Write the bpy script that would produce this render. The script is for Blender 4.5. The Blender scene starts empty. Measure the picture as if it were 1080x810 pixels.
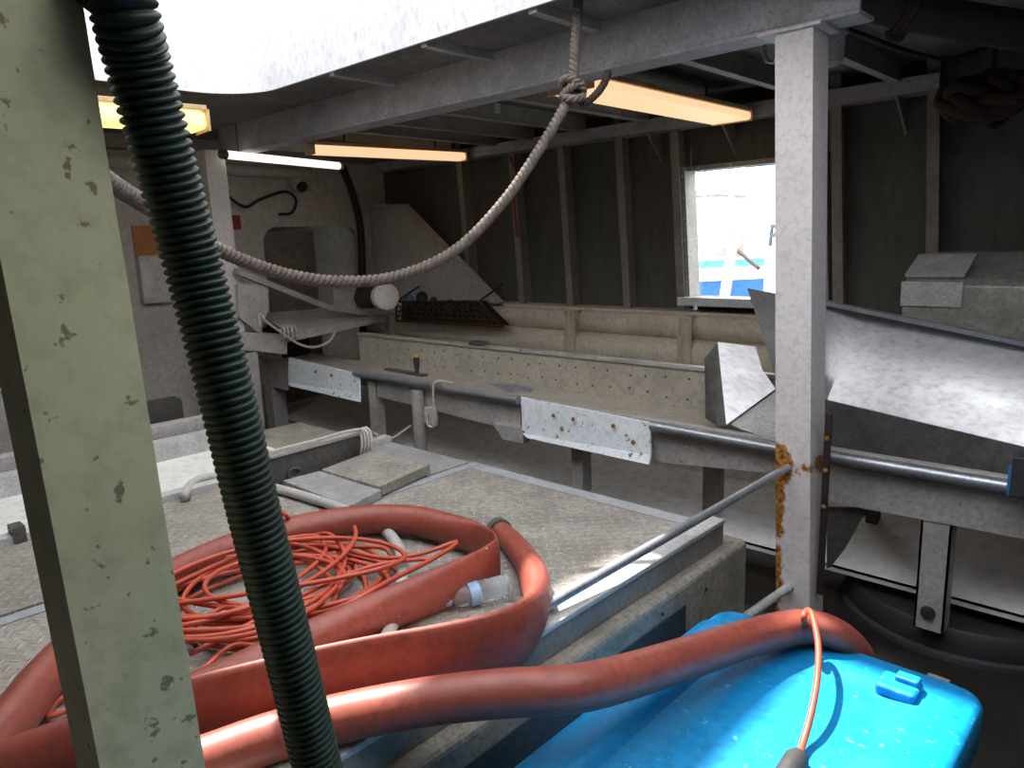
import bpy, bmesh, math, random
from mathutils import Vector, Matrix
random.seed(7)
S = bpy.context.scene
col = S.collection

# ------------------------------------------------------------------ camera, sky, sun, exposure
YAW, PITCH, ROLL, FPX, EYE = math.radians(-43.4846), math.radians(11.0205), math.radians(-1.9664), 775.0, Vector((0, 0, 1.6))
fwd = Vector((math.sin(YAW)*math.cos(PITCH), math.cos(YAW)*math.cos(PITCH), -math.sin(PITCH)))
rgt0 = Vector((math.cos(YAW), -math.sin(YAW), 0)); up0 = rgt0.cross(fwd)
rgt = math.cos(ROLL)*rgt0 + math.sin(ROLL)*up0
upv = -math.sin(ROLL)*rgt0 + math.cos(ROLL)*up0
cd = bpy.data.cameras.new('camera'); cam = bpy.data.objects.new('camera', cd); col.objects.link(cam)
cd.sensor_fit = 'HORIZONTAL'; cd.sensor_width = 36.0; cd.lens = 36.0*FPX/1080; cd.clip_start = .02; cd.clip_end = 500
m3 = Matrix((rgt, upv, -fwd)).transposed()
cam.matrix_world = Matrix.Translation(EYE) @ m3.to_4x4()
S.camera = cam

W = bpy.data.worlds.new('sky'); S.world = W; W.use_nodes = True
nt = W.node_tree; nt.nodes.clear()
wo = nt.nodes.new('ShaderNodeOutputWorld'); bg = nt.nodes.new('ShaderNodeBackground')
bg.inputs[0].default_value = (.94, .96, 1.0, 1); bg.inputs[1].default_value = 5.4
nt.links.new(bg.outputs[0], wo.inputs[0])

sd = bpy.data.lights.new('sun', 'SUN'); sd.energy = 19.0; sd.angle = math.radians(1.2); sd.color = (1, .95, .87)
sun = bpy.data.objects.new('sun', sd); col.objects.link(sun)
sdir = Vector((math.cos(math.radians(60)), -0.12, -math.sin(math.radians(60))))
sun.rotation_euler = sdir.to_track_quat('-Z', 'Y').to_euler()
S.view_settings.view_transform = 'Standard'; S.view_settings.look = 'None'
S.view_settings.exposure = 0.0; S.view_settings.gamma = 1.0; S.view_settings.use_curve_mapping = False

# ------------------------------------------------------------------ measuring helpers
def ray(x, y):
    return rgt*((x-540)/FPX) + upv*(-(y-405)/FPX) + fwd
def at(x, y, ax, v):            # survey point: where the sight line meets the real plane ax = v
    d = ray(x, y); i = 'xyz'.index(ax)
    return EYE + d*((v-EYE[i])/d[i])
def dep(x, y, t):
    return EYE + ray(x, y)*t

# ------------------------------------------------------------------ materials
MATS = {}
def mat(name, c1, c2=None, scale=4, rough=.6, metal=0, bump=0, bscale=60, rust=0, rscale=6, rcol=(.22, .07, .015), spots=0, sscale=12,
        scol=(.02, .018, .015), stretch=(1, 1, 1), emit=None, estr=0, lo=.35, hi=.7, trans=0, spec=.5, tread=0, alpha=1):
    m = bpy.data.materials.new(name); m.use_nodes = True; MATS[name] = m
    n = m.node_tree.nodes; L = m.node_tree.links
    b = n['Principled BSDF']
    tc = n.new('ShaderNodeTexCoord'); mp = n.new('ShaderNodeMapping'); mp.inputs['Scale'].default_value = stretch
    L.new(tc.outputs['Object'], mp.inputs['Vector'])
    def noise(sc, det=6, r=.6):
        t = n.new('ShaderNodeTexNoise'); t.inputs['Scale'].default_value = sc; t.inputs['Detail'].default_value = det
        t.inputs['Roughness'].default_value = r; L.new(mp.outputs[0], t.inputs['Vector']); return t.outputs[0]
    def ramp(src, a, c):
        r = n.new('ShaderNodeMapRange'); r.inputs[1].default_value = a; r.inputs[2].default_value = c; L.new(src, r.inputs[0]); return r.outputs[0]
    def mix(f, a, c):
        x = n.new('ShaderNodeMix'); x.data_type = 'RGBA'
        L.new(f, x.inputs[0])
        if isinstance(a, tuple): x.inputs[6].default_value = (*a, 1)
        else: L.new(a, x.inputs[6])
        if isinstance(c, tuple): x.inputs[7].default_value = (*c, 1)
        else: L.new(c, x.inputs[7])
        return x.outputs[2]
    if c2 is None: c2 = tuple(v*.75 for v in c1)
    base = mix(ramp(noise(scale), lo, hi), c1, c2)
    fine = mix(ramp(noise(scale*9, 4), .45, .75), base, tuple(v*.8 for v in c2)) if bump >= 0 else base
    base = fine
    if spots:
        base = mix(ramp(noise(sscale, 3), .76-.12*spots, .80-.12*spots), base, scol)
    if rust:
        rf = ramp(noise(rscale, 8, .7), .74-.3*rust, .82-.3*rust)
        base = mix(rf, base, mix(ramp(noise(rscale*5), .35, .65), rcol, (rcol[0]*2.2, rcol[1]*2.2, rcol[2]*1.8)))
    L.new(base, b.inputs['Base Color'])
    b.inputs['Roughness'].default_value = rough; b.inputs['Metallic'].default_value = metal
    b.inputs['Specular IOR Level'].default_value = spec
    if trans: b.inputs['Transmission Weight'].default_value = trans; b.inputs['IOR'].default_value = 1.2
    if emit:
        b.inputs['Emission Color'].default_value = (*emit, 1); b.inputs['Emission Strength'].default_value = estr
    h = None
    if tread:
        sp = n.new('ShaderNodeSeparateXYZ'); sc = n.new('ShaderNodeVectorMath'); sc.operation = 'SCALE'
        rot = n.new('ShaderNodeVectorRotate'); rot.rotation_type = 'Z_AXIS'; rot.inputs['Angle'].default_value = .785
        L.new(tc.outputs['Object'], rot.inputs['Vector']); L.new(rot.outputs[0], sc.inputs[0]); sc.inputs['Scale'].default_value = tread
        L.new(sc.outputs[0], sp.inputs[0])
        def M_(op, a, c=None):
            x = n.new('ShaderNodeMath'); x.operation = op
            for k, v in ((0, a), (1, c)):
                if v is None: continue
                if isinstance(v, (int, float)): x.inputs[k].default_value = v
                else: L.new(v, x.inputs[k])
            return x.outputs[0]
        fu = M_('SUBTRACT', M_('FRACT', sp.outputs[0]), .5); fv = M_('SUBTRACT', M_('FRACT', sp.outputs[1]), .5)
        def ell(a, c):
            q = M_('ADD', M_('POWER', M_('DIVIDE', a, .46), 2), M_('POWER', M_('DIVIDE', c, .15), 2))
            return M_('MAXIMUM', M_('SUBTRACT', 1, q), 0)
        par = M_('MODULO', M_('ADD', M_('ADD', M_('FLOOR', sp.outputs[0]), M_('FLOOR', sp.outputs[1])), 1000), 2)
        hh = M_('ADD', M_('MULTIPLY', ell(fu, fv), par), M_('MULTIPLY', ell(fv, fu), M_('SUBTRACT', 1, par)))
        bp = n.new('ShaderNodeBump'); bp.inputs['Strength'].default_value = .9; bp.inputs['Distance'].default_value = .004
        L.new(hh, bp.inputs['Height']); h = bp
        base = mix(M_('MULTIPLY', hh, .32), base, tuple(min(1, v*1.7) for v in c1)); L.new(base, b.inputs['Base Color'])
    if bump > 0:
        bp = n.new('ShaderNodeBump'); bp.inputs['Strength'].default_value = bump; bp.inputs['Distance'].default_value = .01
        L.new(noise(bscale, 5), bp.inputs['Height'])
        if h: L.new(h.outputs[0], bp.inputs['Normal'])
        h = bp
    if h: L.new(h.outputs[0], b.inputs['Normal'])
    rr = n.new('ShaderNodeMapRange'); rr.inputs[3].default_value = max(0, rough-.12); rr.inputs[4].default_value = min(1, rough+.15)
    L.new(noise(scale*2.5), rr.inputs[0]); L.new(rr.outputs[0], b.inputs['Roughness'])
    return m
mat('deck_paint', (.024, .020, .018), (.010, .009, .008), 3, rough=.45, bump=.25, bscale=25, rust=.35, rcol=(.06, .03, .015))
mat('ceiling_paint', (.20, .19, .18), (.10, .095, .09), 3, rough=.7, rust=.2)
mat('galvanised', (.56, .555, .55), (.36, .355, .35), 9, rough=.6, metal=.1, bump=.06, bscale=90, spots=.5, sscale=30, scol=(.2, .19, .18))
mat('beam_paint', (.50, .49, .50), (.33, .32, .33), 8, rough=.6, metal=.15, bump=.1, bscale=80)
mat('coaming_plate', (.70, .70, .71), (.56, .56, .58), 5, rough=.45, metal=.1, bump=.05, bscale=60, spots=.4, sscale=40, scol=(.4, .4, .42), stretch=(1, 1, .5))
mat('hull_paint', (.12, .118, .105), (.085, .082, .072), 2.5, rough=.65, stretch=(1, 1, .35), rust=.04, bump=.08, bscale=30)
mat('frame_paint', (.30, .28, .26), (.22, .205, .19), 4, rough=.6, rust=.12)
mat('bracket_paint', (.38, .36, .33), (.26, .24, .22), 5, rough=.6)
mat('bulkhead_paint', (.62, .58, .55), (.48, .45, .42), 2.5, rough=.6, rust=.1, spots=.2)
mat('white_rusty', (.74, .67, .57), (.58, .51, .41), 4, rough=.55, rust=.40, rscale=4.5, rcol=(.20, .085, .02), stretch=(1, 1, .6), bump=.1)
mat('white_rustier', (.66, .58, .46), (.48, .40, .30), 4, rough=.6, rust=.62, rscale=7, rcol=(.20, .085, .02), stretch=(1, 1, .3), bump=.1)
mat('post_white', (.68, .635, .63), (.62, .58, .575), 6, rough=.5, bump=.25, bscale=22, spots=.15)
mat('post_green', (.61, .59, .37), (.52, .52, .30), 3, rough=.5, bump=.06, bscale=40, spots=.95, sscale=38, scol=(.22, .19, .11), rust=.26, rscale=4)
mat('rusty_flake', (.40, .19, .04), (.16, .055, .02), 18, rough=.9, bump=.6, bscale=60)
mat('rim_grey', (.24, .225, .20), (.16, .15, .135), 7, rough=.75)
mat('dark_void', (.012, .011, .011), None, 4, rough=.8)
mat('door_leaf', (.20, .17, .14), (.12, .10, .085), 3, rough=.6)
mat('tread_plate', (.42, .39, .35), (.25, .225, .20), 6, rough=.5, metal=.3, tread=28, bump=.15, bscale=50, rust=.12, rcol=(.16, .10, .06))
mat('smooth_plate', (.44, .44, .45), (.32, .31, .31), 6, rough=.5, metal=.35, bump=.06)
mat('edge_strip', (.40, .41, .43), (.31, .32, .34), 8, rough=.55, metal=.15)
mat('coaming_concrete', (.30, .275, .235), (.17, .155, .13), 7, rough=.85, bump=.4, bscale=35, spots=.4)
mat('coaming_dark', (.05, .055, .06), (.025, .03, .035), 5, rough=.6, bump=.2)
mat('white_tray', (.80, .79, .76), (.68, .67, .64), 3, rough=.5)
mat('white_pan', (.82, .80, .78), (.70, .68, .66), 2, rough=.55)
mat('white_panel', (.72, .76, .80), (.62, .66, .70), 4, rough=.4, spots=.95, sscale=24, scol=(.12, .10, .08))
mat('trough_plate', (.46, .42, .35), (.34, .31, .26), 5, rough=.55, spots=.5, sscale=26, scol=(.10, .08, .06))
mat('conveyor_frame', (.50, .48, .465), (.34, .325, .31), 6, rough=.55, metal=.25, spots=.4, sscale=20)
mat('dark_metal', (.13, .125, .12), (.07, .066, .062), 6, rough=.5, metal=.3)
mat('steel_tube', (.46, .48, .52), (.32, .34, .38), 10, rough=.38, metal=.75)
mat('stainless', (.60, .60, .61), (.47, .47, .48), 3, rough=.42, metal=.75, bump=.03, bscale=30, stretch=(1, 3, 1))
mat('box_galv', (.42, .40, .37), (.26, .25, .23), 7, rough=.5, metal=.4, bump=.1)
mat('red_hose', (.31, .070, .046), (.23, .050, .033), 5, rough=.45, spots=.25, sscale=40, scol=(.55, .40, .33), bump=.03)
mat('orange_hose', (.52, .085, .04), (.42, .06, .03), 12, rough=.4, bump=-1)
mat('grey_hose', (.50, .49, .46), (.36, .35, .33), 12, rough=.5)
mat('green_black_hose', (.012, .027, .016), (.006, .012, .008), 20, rough=.5, bump=-1, spec=.25)
mat('rope', (.17, .138, .115), (.09, .07, .058), 30, rough=.9, bump=.5, bscale=300)
mat('pale_rope', (.60, .55, .50), (.45, .40, .36), 40, rough=.9)
mat('brown_rope', (.06, .034, .025), (.03, .018, .014), 30, rough=.9, bump=.4, bscale=200)
mat('brown_pipe', (.028, .018, .014), (.014, .010, .008), 6, rough=.6, rust=.2, rcol=(.05, .025, .015))
mat('blue_plastic', (.004, .26, .58), (.003, .20, .47), 4, rough=.38, spots=.9, sscale=40, scol=(.10, .42, .66), bump=.05, bscale=40)
mat('rubber', (.03, .03, .033), None, 10, rough=.6)
mat('clear_plastic', (.80, .90, .95), (.75, .86, .93), 6, rough=.08, trans=.85, bump=-1)
mat('bottle_label', (.25, .45, .65), None, 6, rough=.4)
mat('lamp_body', (.55, .40, .22), (.45, .30, .16), 8, rough=.6)
mat('amber_diffuser', (.85, .62, .36), None, 3, rough=.5, emit=(1, .66, .38), estr=1.0)
mat('yellow_diffuser', (.85, .72, .3), None, 3, rough=.5, emit=(1, .78, .22), estr=1.7)
mat('white_tube', (.9, .9, .85), None, 3, rough=.5, emit=(1, .97, .85), estr=1.3)
mat('black_cable', (.012, .012, .013), None, 10, rough=.5)
mat('sign_orange', (.50, .20, .05), (.42, .16, .04), 6, rough=.5)
mat('sign_red', (.35, .03, .03), None, 6, rough=.5)
mat('paper', (.75, .75, .72), None, 6, rough=.7)
mat('yellow_plastic', (.65, .45, .05), None, 6, rough=.5)
mat('net_rust', (.09, .045, .02), (.04, .022, .014), 30, rough=.9)
mat('boat_white', (.85, .85, .85), (.78, .79, .80), 1, rough=.4)
mat('boat_blue', (.03, .16, .42), (.02, .12, .33), 1, rough=.4)
mat('boat_lightblue', (.15, .42, .70), None, 1, rough=.4)
mat('water', (.10, .16, .18), (.07, .12, .14), .6, rough=.15, bump=.3, bscale=2)
mat('letter_dark', (.04, .05, .07), None, 5, rough=.5)
mat('masonry', (.62, .60, .58), (.5, .48, .46), .5, rough=.8)
mat('window_glass', (.40, .45, .50), None, 2, rough=.1)
mat('red_paint', (.40, .05, .03), None, 8, rough=.6)

# rust that grows along the foot and the left edge of the far post: stain with its own shape
def post_rust_material():
    m = MATS['post_white'].copy(); m.name = 'post_white_rusted'; MATS['post_rusted'] = m
    n = m.node_tree.nodes; L = m.node_tree.links; b = n['Principled BSDF']
    src = b.inputs['Base Color'].links[0].from_socket
    g = n.new('ShaderNodeTexCoord'); s = n.new('ShaderNodeSeparateXYZ'); L.new(g.outputs['Object'], s.inputs[0])
    nz = n.new('ShaderNodeTexNoise'); nz.inputs['Scale'].default_value = 17; nz.inputs['Detail'].default_value = 8; nz.inputs['Roughness'].default_value = .7
    L.new(g.outputs['Object'], nz.inputs['Vector'])
    def rng(sock, a, c, lo=0, hi=1):
        r = n.new('ShaderNodeMapRange'); r.inputs[1].default_value = a; r.inputs[2].default_value = c; r.inputs[3].default_value = lo; r.inputs[4].default_value = hi
        L.new(sock, r.inputs[0]); return r.outputs[0]
    def M_(op, a, c):
        x = n.new('ShaderNodeMath'); x.operation = op
        for k, v in ((0, a), (1, c)):
            if isinstance(v, (int, float)): x.inputs[k].default_value = v
            else: L.new(v, x.inputs[k])
        return x.outputs[0]
    edge = rng(s.outputs[0], -1.085, -1.045, .38, 0)
    low = rng(s.outputs[2], .78, .98, 1, 0)
    dz = M_('ABSOLUTE', M_('SUBTRACT', s.outputs[2], .745), 0)
    band = rng(dz, .0, .09, .36, 0)
    f = M_('ADD', M_('MULTIPLY', M_('ADD', edge, .05), low), band)
    fac = rng(M_('ADD', nz.outputs[0], f), .80, .88)
    cn = n.new('ShaderNodeTexNoise'); cn.inputs['Scale'].default_value = 60; L.new(g.outputs['Object'], cn.inputs['Vector'])
    cm = n.new('ShaderNodeMix'); cm.data_type = 'RGBA'; L.new(rng(cn.outputs[0], .35, .65), cm.inputs[0])
    cm.inputs[6].default_value = (.10, .03, .01, 1); cm.inputs[7].default_value = (.50, .22, .03, 1)
    mx = n.new('ShaderNodeMix'); mx.data_type = 'RGBA'; L.new(fac, mx.inputs[0]); L.new(src, mx.inputs[6]); L.new(cm.outputs[2], mx.inputs[7])
    L.new(mx.outputs[2], b.inputs['Base Color'])
post_rust_material()

# ------------------------------------------------------------------ mesh building
class MB:
    def __init__(s): s.v = []; s.f = []
    def add(s, vs, fs):
        o = len(s.v); s.v += [tuple(v) for v in vs]; s.f += [tuple(i+o for i in f) for f in fs]; return s
    def box(s, x0, x1, y0, y1, z0, z1):
        vs = [(x, y, z) for z in (z0, z1) for y in (y0, y1) for x in (x0, x1)]
        return s.add(vs, [(0, 2, 3, 1), (4, 5, 7, 6), (0, 1, 5, 4), (2, 6, 7, 3), (0, 4, 6, 2), (1, 3, 7, 5)])
    def bar(s, a, b, w, h, up=(0, 0, 1)):            # square bar from a to b
        a = Vector(a); b = Vector(b); t = (b-a).normalized(); u = Vector(up)
        r = t.cross(u).normalized(); u = r.cross(t)
        vs = [p + r*(i*w/2) + u*(j*h/2) for p in (a, b) for j in (-1, 1) for i in (-1, 1)]
        return s.add(vs, [(0, 2, 3, 1), (4, 5, 7, 6), (0, 1, 5, 4), (2, 6, 7, 3), (0, 4, 6, 2), (1, 3, 7, 5)])
    def slab(s, pts, th):                            # polygon extruded by the vector th
        pts = [Vector(p) for p in pts]; th = Vector(th); n = len(pts)
        vs = pts + [p+th for p in pts]
        return s.add(vs, [tuple(range(n))[::-1], tuple(range(n, 2*n))] + [(i, (i+1) % n, n+(i+1) % n, n+i) for i in range(n)])
    def sweep(s, path, a, b=None, seg=12, cap=True, up=None):
        path = [Vector(p) for p in path]; n = len(path); vs = []; fs = []
        A = a if isinstance(a, (list, tuple)) else [a]*n
        B = A if b is None else (b if isinstance(b, (list, tuple)) else [b]*n)
        prev = None
        for i, p in enumerate(path):
            t = (path[min(i+1, n-1)]-path[max(i-1, 0)])
            t = t.normalized() if t.length > 1e-9 else Vector((1, 0, 0))
            if up is not None:
                r = t.cross(Vector(up))
            else:
                if prev is None:
                    q = Vector((0, 0, 1)) if abs(t.z) < .9 else Vector((1, 0, 0)); r = t.cross(q)
                else: r = prev - t*prev.dot(t)
            r.normalize(); prev = r; u = r.cross(t)
            for k in range(seg):
                an = 2*math.pi*k/seg
                vs.append(p + r*(A[i]*math.cos(an)) + u*(B[i]*math.sin(an)))
        for i in range(n-1):
            for k in range(seg):
                k2 = (k+1) % seg
                fs.append((i*seg+k, i*seg+k2, (i+1)*seg+k2, (i+1)*seg+k))
        if cap:
            fs.append(tuple(range(seg))); fs.append(tuple(range((n-1)*seg, n*seg))[::-1])
        return s.add(vs, fs)
    def cyl(s, a, b, r, seg=16, r2=None):
        return s.sweep([a, b], [r, r if r2 is None else r2], seg=seg)
    def lathe(s, c, ax, prof, seg=20):               # prof: (distance along ax, radius)
        c = Vector(c); ax = Vector(ax).normalized()
        return s.sweep([c+ax*(d+1e-5*i) for i, (d, r) in enumerate(prof)], [r for d, r in prof], seg=seg)
    def build(s, name, material, parent=None, smooth=False, bevel=0, bseg=2):
        me = bpy.data.meshes.new(name); me.from_pydata(s.v, [], s.f)
        bm = bmesh.new(); bm.from_mesh(me)
        bmesh.ops.recalc_face_normals(bm, faces=bm.faces)
        bm.to_mesh(me); bm.free()
        me.materials.append(MATS[material])
        o = bpy.data.objects.new(name, me); col.objects.link(o)
        if smooth:
            for p in me.polygons: p.use_smooth = True
            if smooth == 'auto':
                md = o.modifiers.new('edge', 'EDGE_SPLIT'); md.split_angle = math.radians(40)
        if bevel:
            md = o.modifiers.new('bevel', 'BEVEL'); md.width = bevel; md.segments = bseg; md.limit_method = 'ANGLE'; md.angle_limit = math.radians(40)
        if parent: o.parent = parent
        return o
def lean(o, kx=-.06, ky=0, z0=1.1, low=False):       # frames and posts rake a little off plumb
    for v in o.data.vertices:
        dz = v.co.z-z0
        if dz > 0 or low: v.co.x += kx*dz; v.co.y += ky*dz
    return o
def tag(o, label, cat, group=None):
    o['label'] = label; o['category'] = cat
    if group: o['group'] = group
    return o
def struct(o):
    o['kind'] = 'structure'; return o
def thing(name, label, cat, group=None):
    return tag_empty(name, label, cat, group)
def tag_empty(name, label, cat, group):
    o = bpy.data.objects.new(name, None); o.empty_display_size = .1; col.objects.link(o); tag(o, label, cat, group); return o
def crom(pts, n=8, closed=False):
    pts = [Vector(p) for p in pts]; out = []
    P = [pts[0]*2-pts[1]] + pts + [pts[-1]*2-pts[-2]]
    for i in range(1, len(P)-2):
        p0, p1, p2, p3 = P[i-1], P[i], P[i+1], P[i+2]
        for k in range(n):
            t = k/n
            out.append(.5*((2*p1)+(p2-p0)*t+(2*p0-5*p1+4*p2-p3)*t*t+(3*p1-p0-3*p2+p3)*t**3))
    out.append(P[-2].copy()); return out
def crom1(vals, n=8):
    return [v.x for v in crom([Vector((v, 0, 0)) for v in vals], n)]
def resample(path, step):
    out = [path[0].copy()]; acc = 0
    for a, b in zip(path, path[1:]):
        d = (b-a).length
        if d < 1e-9: continue
        pos = step-acc
        while pos <= d:
            out.append(a.lerp(b, pos/d)); pos += step
        acc = (acc+d) % step
    return out
def rope_mesh(path, R, pitch, strands=3, seg=7, step=None):
    path = resample(path, step or pitch/9); mb = MB(); n = len(path)
    frames = []; prev = None
    for i in range(n):
        t = (path[min(i+1, n-1)]-path[max(i-1, 0)]).normalized()
        r = t.cross(Vector((0, 0, 1)) if abs(t.z) < .9 else Vector((1, 0, 0))) if prev is None else prev-t*prev.dot(t)
        r.normalize(); prev = r; frames.append((r, r.cross(t)))
    ds = (path[1]-path[0]).length
    for k in range(strands):
        pp = []
        for i in range(n):
            an = 2*math.pi*(i*ds/pitch + k/strands); r, u = frames[i]
            pp.append(path[i] + (r*math.cos(an)+u*math.sin(an))*R*.54)
        mb.sweep(pp, R*.50, seg=seg)
    return mb

# ================================================================== THE SETTING
ZC = 2.46                       # underside of the shelter deck plate
XL, XR, YB, YF = -6.0, 2.4, -2.4, 4.6
HX0, HX1, HY0, HY1, HR = -4.08, .55, .45, 2.21, .34     # hatch opening overhead
struct(MB().box(XL-.1, XR+.1, YB-.1, YF+.1, -.08, 0).build('floor', 'deck_paint'))
c = MB()
c.box(XL-.1, HX0, YB-.1, YF+.1, ZC, ZC+.03).box(HX1, XR+.1, YB-.1, YF+.1, ZC, ZC+.03)
c.box(HX0, HX1, YB-.1, HY0, ZC, ZC+.03).box(HX0, HX1, HY1, YF+.1, ZC, ZC+.03)
for cx, cy, sx, sy in ((HX0, HY0, 1, 1), (HX1, HY0, -1, 1), (HX0, HY1, 1, -1), (HX1, HY1, -1, -1)):
    arc = [(cx+sx*HR*(1-math.cos(a)), cy+sy*HR*(1-math.sin(a)), ZC) for a in [i*math.pi/2/8 for i in range(9)]]
    c.slab([(cx, cy, ZC)]+arc, (0, 0, .03))
ceiling = struct(c.build('ceiling', 'ceiling_paint'))
# deck stiffeners between the beam and the side
for a, b in (((538, 97), (671, 131)), ((513, 121), (609, 141)), ((720, 60), (830, 97)), ((880, 57), (950, 88)), ((470, 133), (560, 150))):
    p = at(*a, 'z', 2.36); q = at(*b, 'z', 2.36); x = (p.x+q.x)/2
    MB().box(x-.025, x+.025, 2.70, 4.46, 2.352, 2.362).box(x-.006, x+.006, 2.70, 4.46, 2.362, ZC).build('deck_stiffener', 'bracket_paint', ceiling)
for x in (-4.3, -4.85, -5.4):
    MB().box(x-.025, x+.025, 2.70, 4.46, 2.352, 2.362).box(x-.006, x+.006, 2.70, 4.46, 2.362, ZC).build('deck_stiffener', 'bracket_paint', ceiling)
for x in (-1.93, -2.55, -3.25):
    MB().box(x-.02, x+.02, HY1+.005, 2.615, 2.425, ZC).build('deck_stiffener', 'beam_paint', ceiling)
MB().box(XL, -1.11, 4.42, 4.59, 2.29, 2.302).box(XL, -1.11, 4.42, 4.432, 2.302, 2.37).build('deck_edge_flange', 'beam_paint', ceiling)

# hull side with its window opening
WX0, WX1, WZ0, WZ1 = at(736, 312, 'y', YF).x, at(873, 300, 'y', YF).x, 1.185, 2.015
w = MB()
w.box(XL-.1, WX0, YF, YF+.05, 0, ZC).box(WX1, XR+.1, YF, YF+.05, 0, ZC)
w.box(WX0, WX1, YF, YF+.05, 0, WZ0).box(WX0, WX1, YF, YF+.05, WZ1, ZC)
wall_far = struct(w.build('wall_far', 'hull_paint'))
for px in ((497, 300), (552, 315), (603, 318), (663, 318), (720, 320), (886, 315), (990, 250)):
    p = at(*px, 'y', 4.5)
    MB().box(p.x-.006, p.x+.006, 4.49, YF, 1.09, ZC).box(p.x-.03, p.x+.03, 4.48, 4.49, 1.09, ZC).build('hull_frame', 'frame_paint', wall_far)
for px in ((690, 150), (770, 140), (958, 115)):
    p = at(*px, 'y', 4.42)
    MB().slab([(p.x, 4.42, 2.29), (p.x, 4.60, 2.29), (p.x, 4.60, 2.10)], (.012, 0, 0)).build('bracket', 'bracket_paint', wall_far)
for x in (.0, .7, 1.5):
    MB().box(x-.006, x+.006, 4.49, YF, 1.09, ZC).box(x-.03, x+.03, 4.48, 4.49, 1.09, ZC).build('hull_frame', 'frame_paint', wall_far)
# bulwark ledge and two half round fender pipes below it
MB().box(XL, .9, 4.40, YF, 1.07, 1.09).build('bulwark_ledge', 'white_rusty', wall_far)
MB().sweep([(XL, 4.42, .985), (.9, 4.42, .985)], .085, seg=20).build('fender_pipe', 'white_rusty', wall_far, smooth='auto')
MB().sweep([(XL, 4.36, .80), (.9, 4.36, .80)], .115, seg=20).build('fender_pipe', 'white_rusty', wall_far, smooth='auto')
MB().box(XL, .9, 4.40, 4.43, .15, .72).build('lining_plate', 'white_rustier', wall_far)
for px in ((602, 380), (722, 380)):
    p = at(*px, 'y', 4.25)
    MB().box(p.x-.05, p.x+.05, 4.24, 4.252, .45, 1.07).box(p.x-.006, p.x+.006, 4.25, 4.40, .45, 1.07).build('rib_plate', 'white_rustier', wall_far)
# window trim
win = struct(MB().box(WX0-.05, WX0, 4.50, 4.64, WZ0-.04, WZ1+.03).box(WX1, WX1+.05, 4.50, 4.64, WZ0-.04, WZ1+.03)
             .box(WX0, WX1, 4.52, 4.64, WZ1, WZ1+.03).build('window_1', 'bracket_paint'))
MB().box(WX0-.03, WX1+.03, 4.40, 4.64, WZ0-.03, WZ0).build('window_sill', 'bracket_paint', win, bevel=.004)
MB().box(WX0-.03, WX1+.03, 4.385, 4.40, WZ0-.05, WZ0+.004).build('sill_lip', 'white_panel', win)
for k in range(6):
    p = (WX0-.02, 4.497, WZ0+.1+k*.14)
    MB().lathe(p, (0, -1, 0), [(0, .008), (.006, .007), (.008, .002)], 10).build('bolt', 'galvanised', win)
for k in range(4):
    MB().lathe((WX0+.1+k*.22, 4.517, WZ1+.015), (0, -1, 0), [(0, .008), (.006, .007), (.008, .002)], 10).build('bolt', 'galvanised', win)

for o_ in [wall_far, win]+list(wall_far.children)+list(win.children): lean(o_)
# bulkhead on the left with its doorway
d0, d1 = at(282, 300, 'x', XL), at(372, 300, 'x', XL)
DY0, DY1, DZ0, DZ1 = d0.y, d1.y+.1, .2, 1.79
b = MB()
b.box(XL-.06, XL, YB-.1, DY0, 0, ZC).box(XL-.06, XL, DY1, YF+.1, 0, ZC).box(XL-.06, XL, DY0, DY1, DZ1, ZC).box(XL-.06, XL, DY0, DY1, 0, DZ0)
for cy, sy in ((DY0, 1), (DY1, -1)):
    arc = [(XL-.06, cy+sy*.14*(1-math.cos(a)), DZ1-.14*(1-math.sin(a))) for a in [i*math.pi/2/6 for i in range(7)]]
    b.slab([(XL-.06, cy, DZ1)]+arc, (.06, 0, 0))
wall_left = struct(b.build('wall_left', 'bulkhead_paint'))
MB().box(XL-.9, XL-.88, DY0-.6, DY1+.6, 0, ZC).box(XL-.9, XL-.06, DY0-.6, DY0-.58, 0, ZC).box(XL-.9, XL-.06, DY1+.58, DY1+.6, 0, ZC).box(XL-.9, XL-.06, DY0-.6, DY1+.6, ZC, ZC+.02).box(XL-.9, XL-.06, DY0-.6, DY1+.6, -.02, 0).build('passage_lining', 'door_leaf', wall_left)
dr = struct(MB().box(XL-.05, XL-.02, DY0+.01, DY0+.52, DZ0+.02, DZ1-.03).build('door_1', 'door_leaf', bevel=.01))
MB().cyl((XL-.02, DY0+.46, 1.0), (XL+.03, DY0+.46, 1.0), .012).build('door_handle', 'steel_tube', dr)
# pipes and a sloping plate at the head of the bulkhead
MB().sweep([(XL+.07, 1.2, 2.28), (XL+.07, 3.75, 2.24)], .05, seg=14).build('conduit_pipe', 'bulkhead_paint', wall_left, smooth='auto')
MB().box(XL, XL+.14, YB, YF, 2.36, ZC).build('head_plate', 'frame_paint', wall_left)
# big sloping knee plate where bulkhead meets the side
g = [at(388, 214, 'y', 4.40), at(430, 217, 'y', 4.40), at(530, 319, 'y', 4.40), Vector((at(530, 319, 'y', 4.40).x, 4.40, .5)), Vector((XL+.01, 4.40, .5)), Vector((XL+.01, 4.40, at(388, 214, 'y', 4.40).z))]
kn = struct(MB().slab(g[1:], (0, .012, 0)).build('trim_1', 'bulkhead_paint'))
MB().bar(g[1]+Vector((0, -.04, 0)), g[2]+Vector((0, -.04, 0)), .012, .11, up=(0, 1, 0)).build('knee_flange', 'bulkhead_paint', kn)
MB().box(XL+.01, g[1].x, 4.30, 4.412, g[1].z, g[1].z+.014).build('knee_flange', 'bulkhead_paint', kn)
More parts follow.
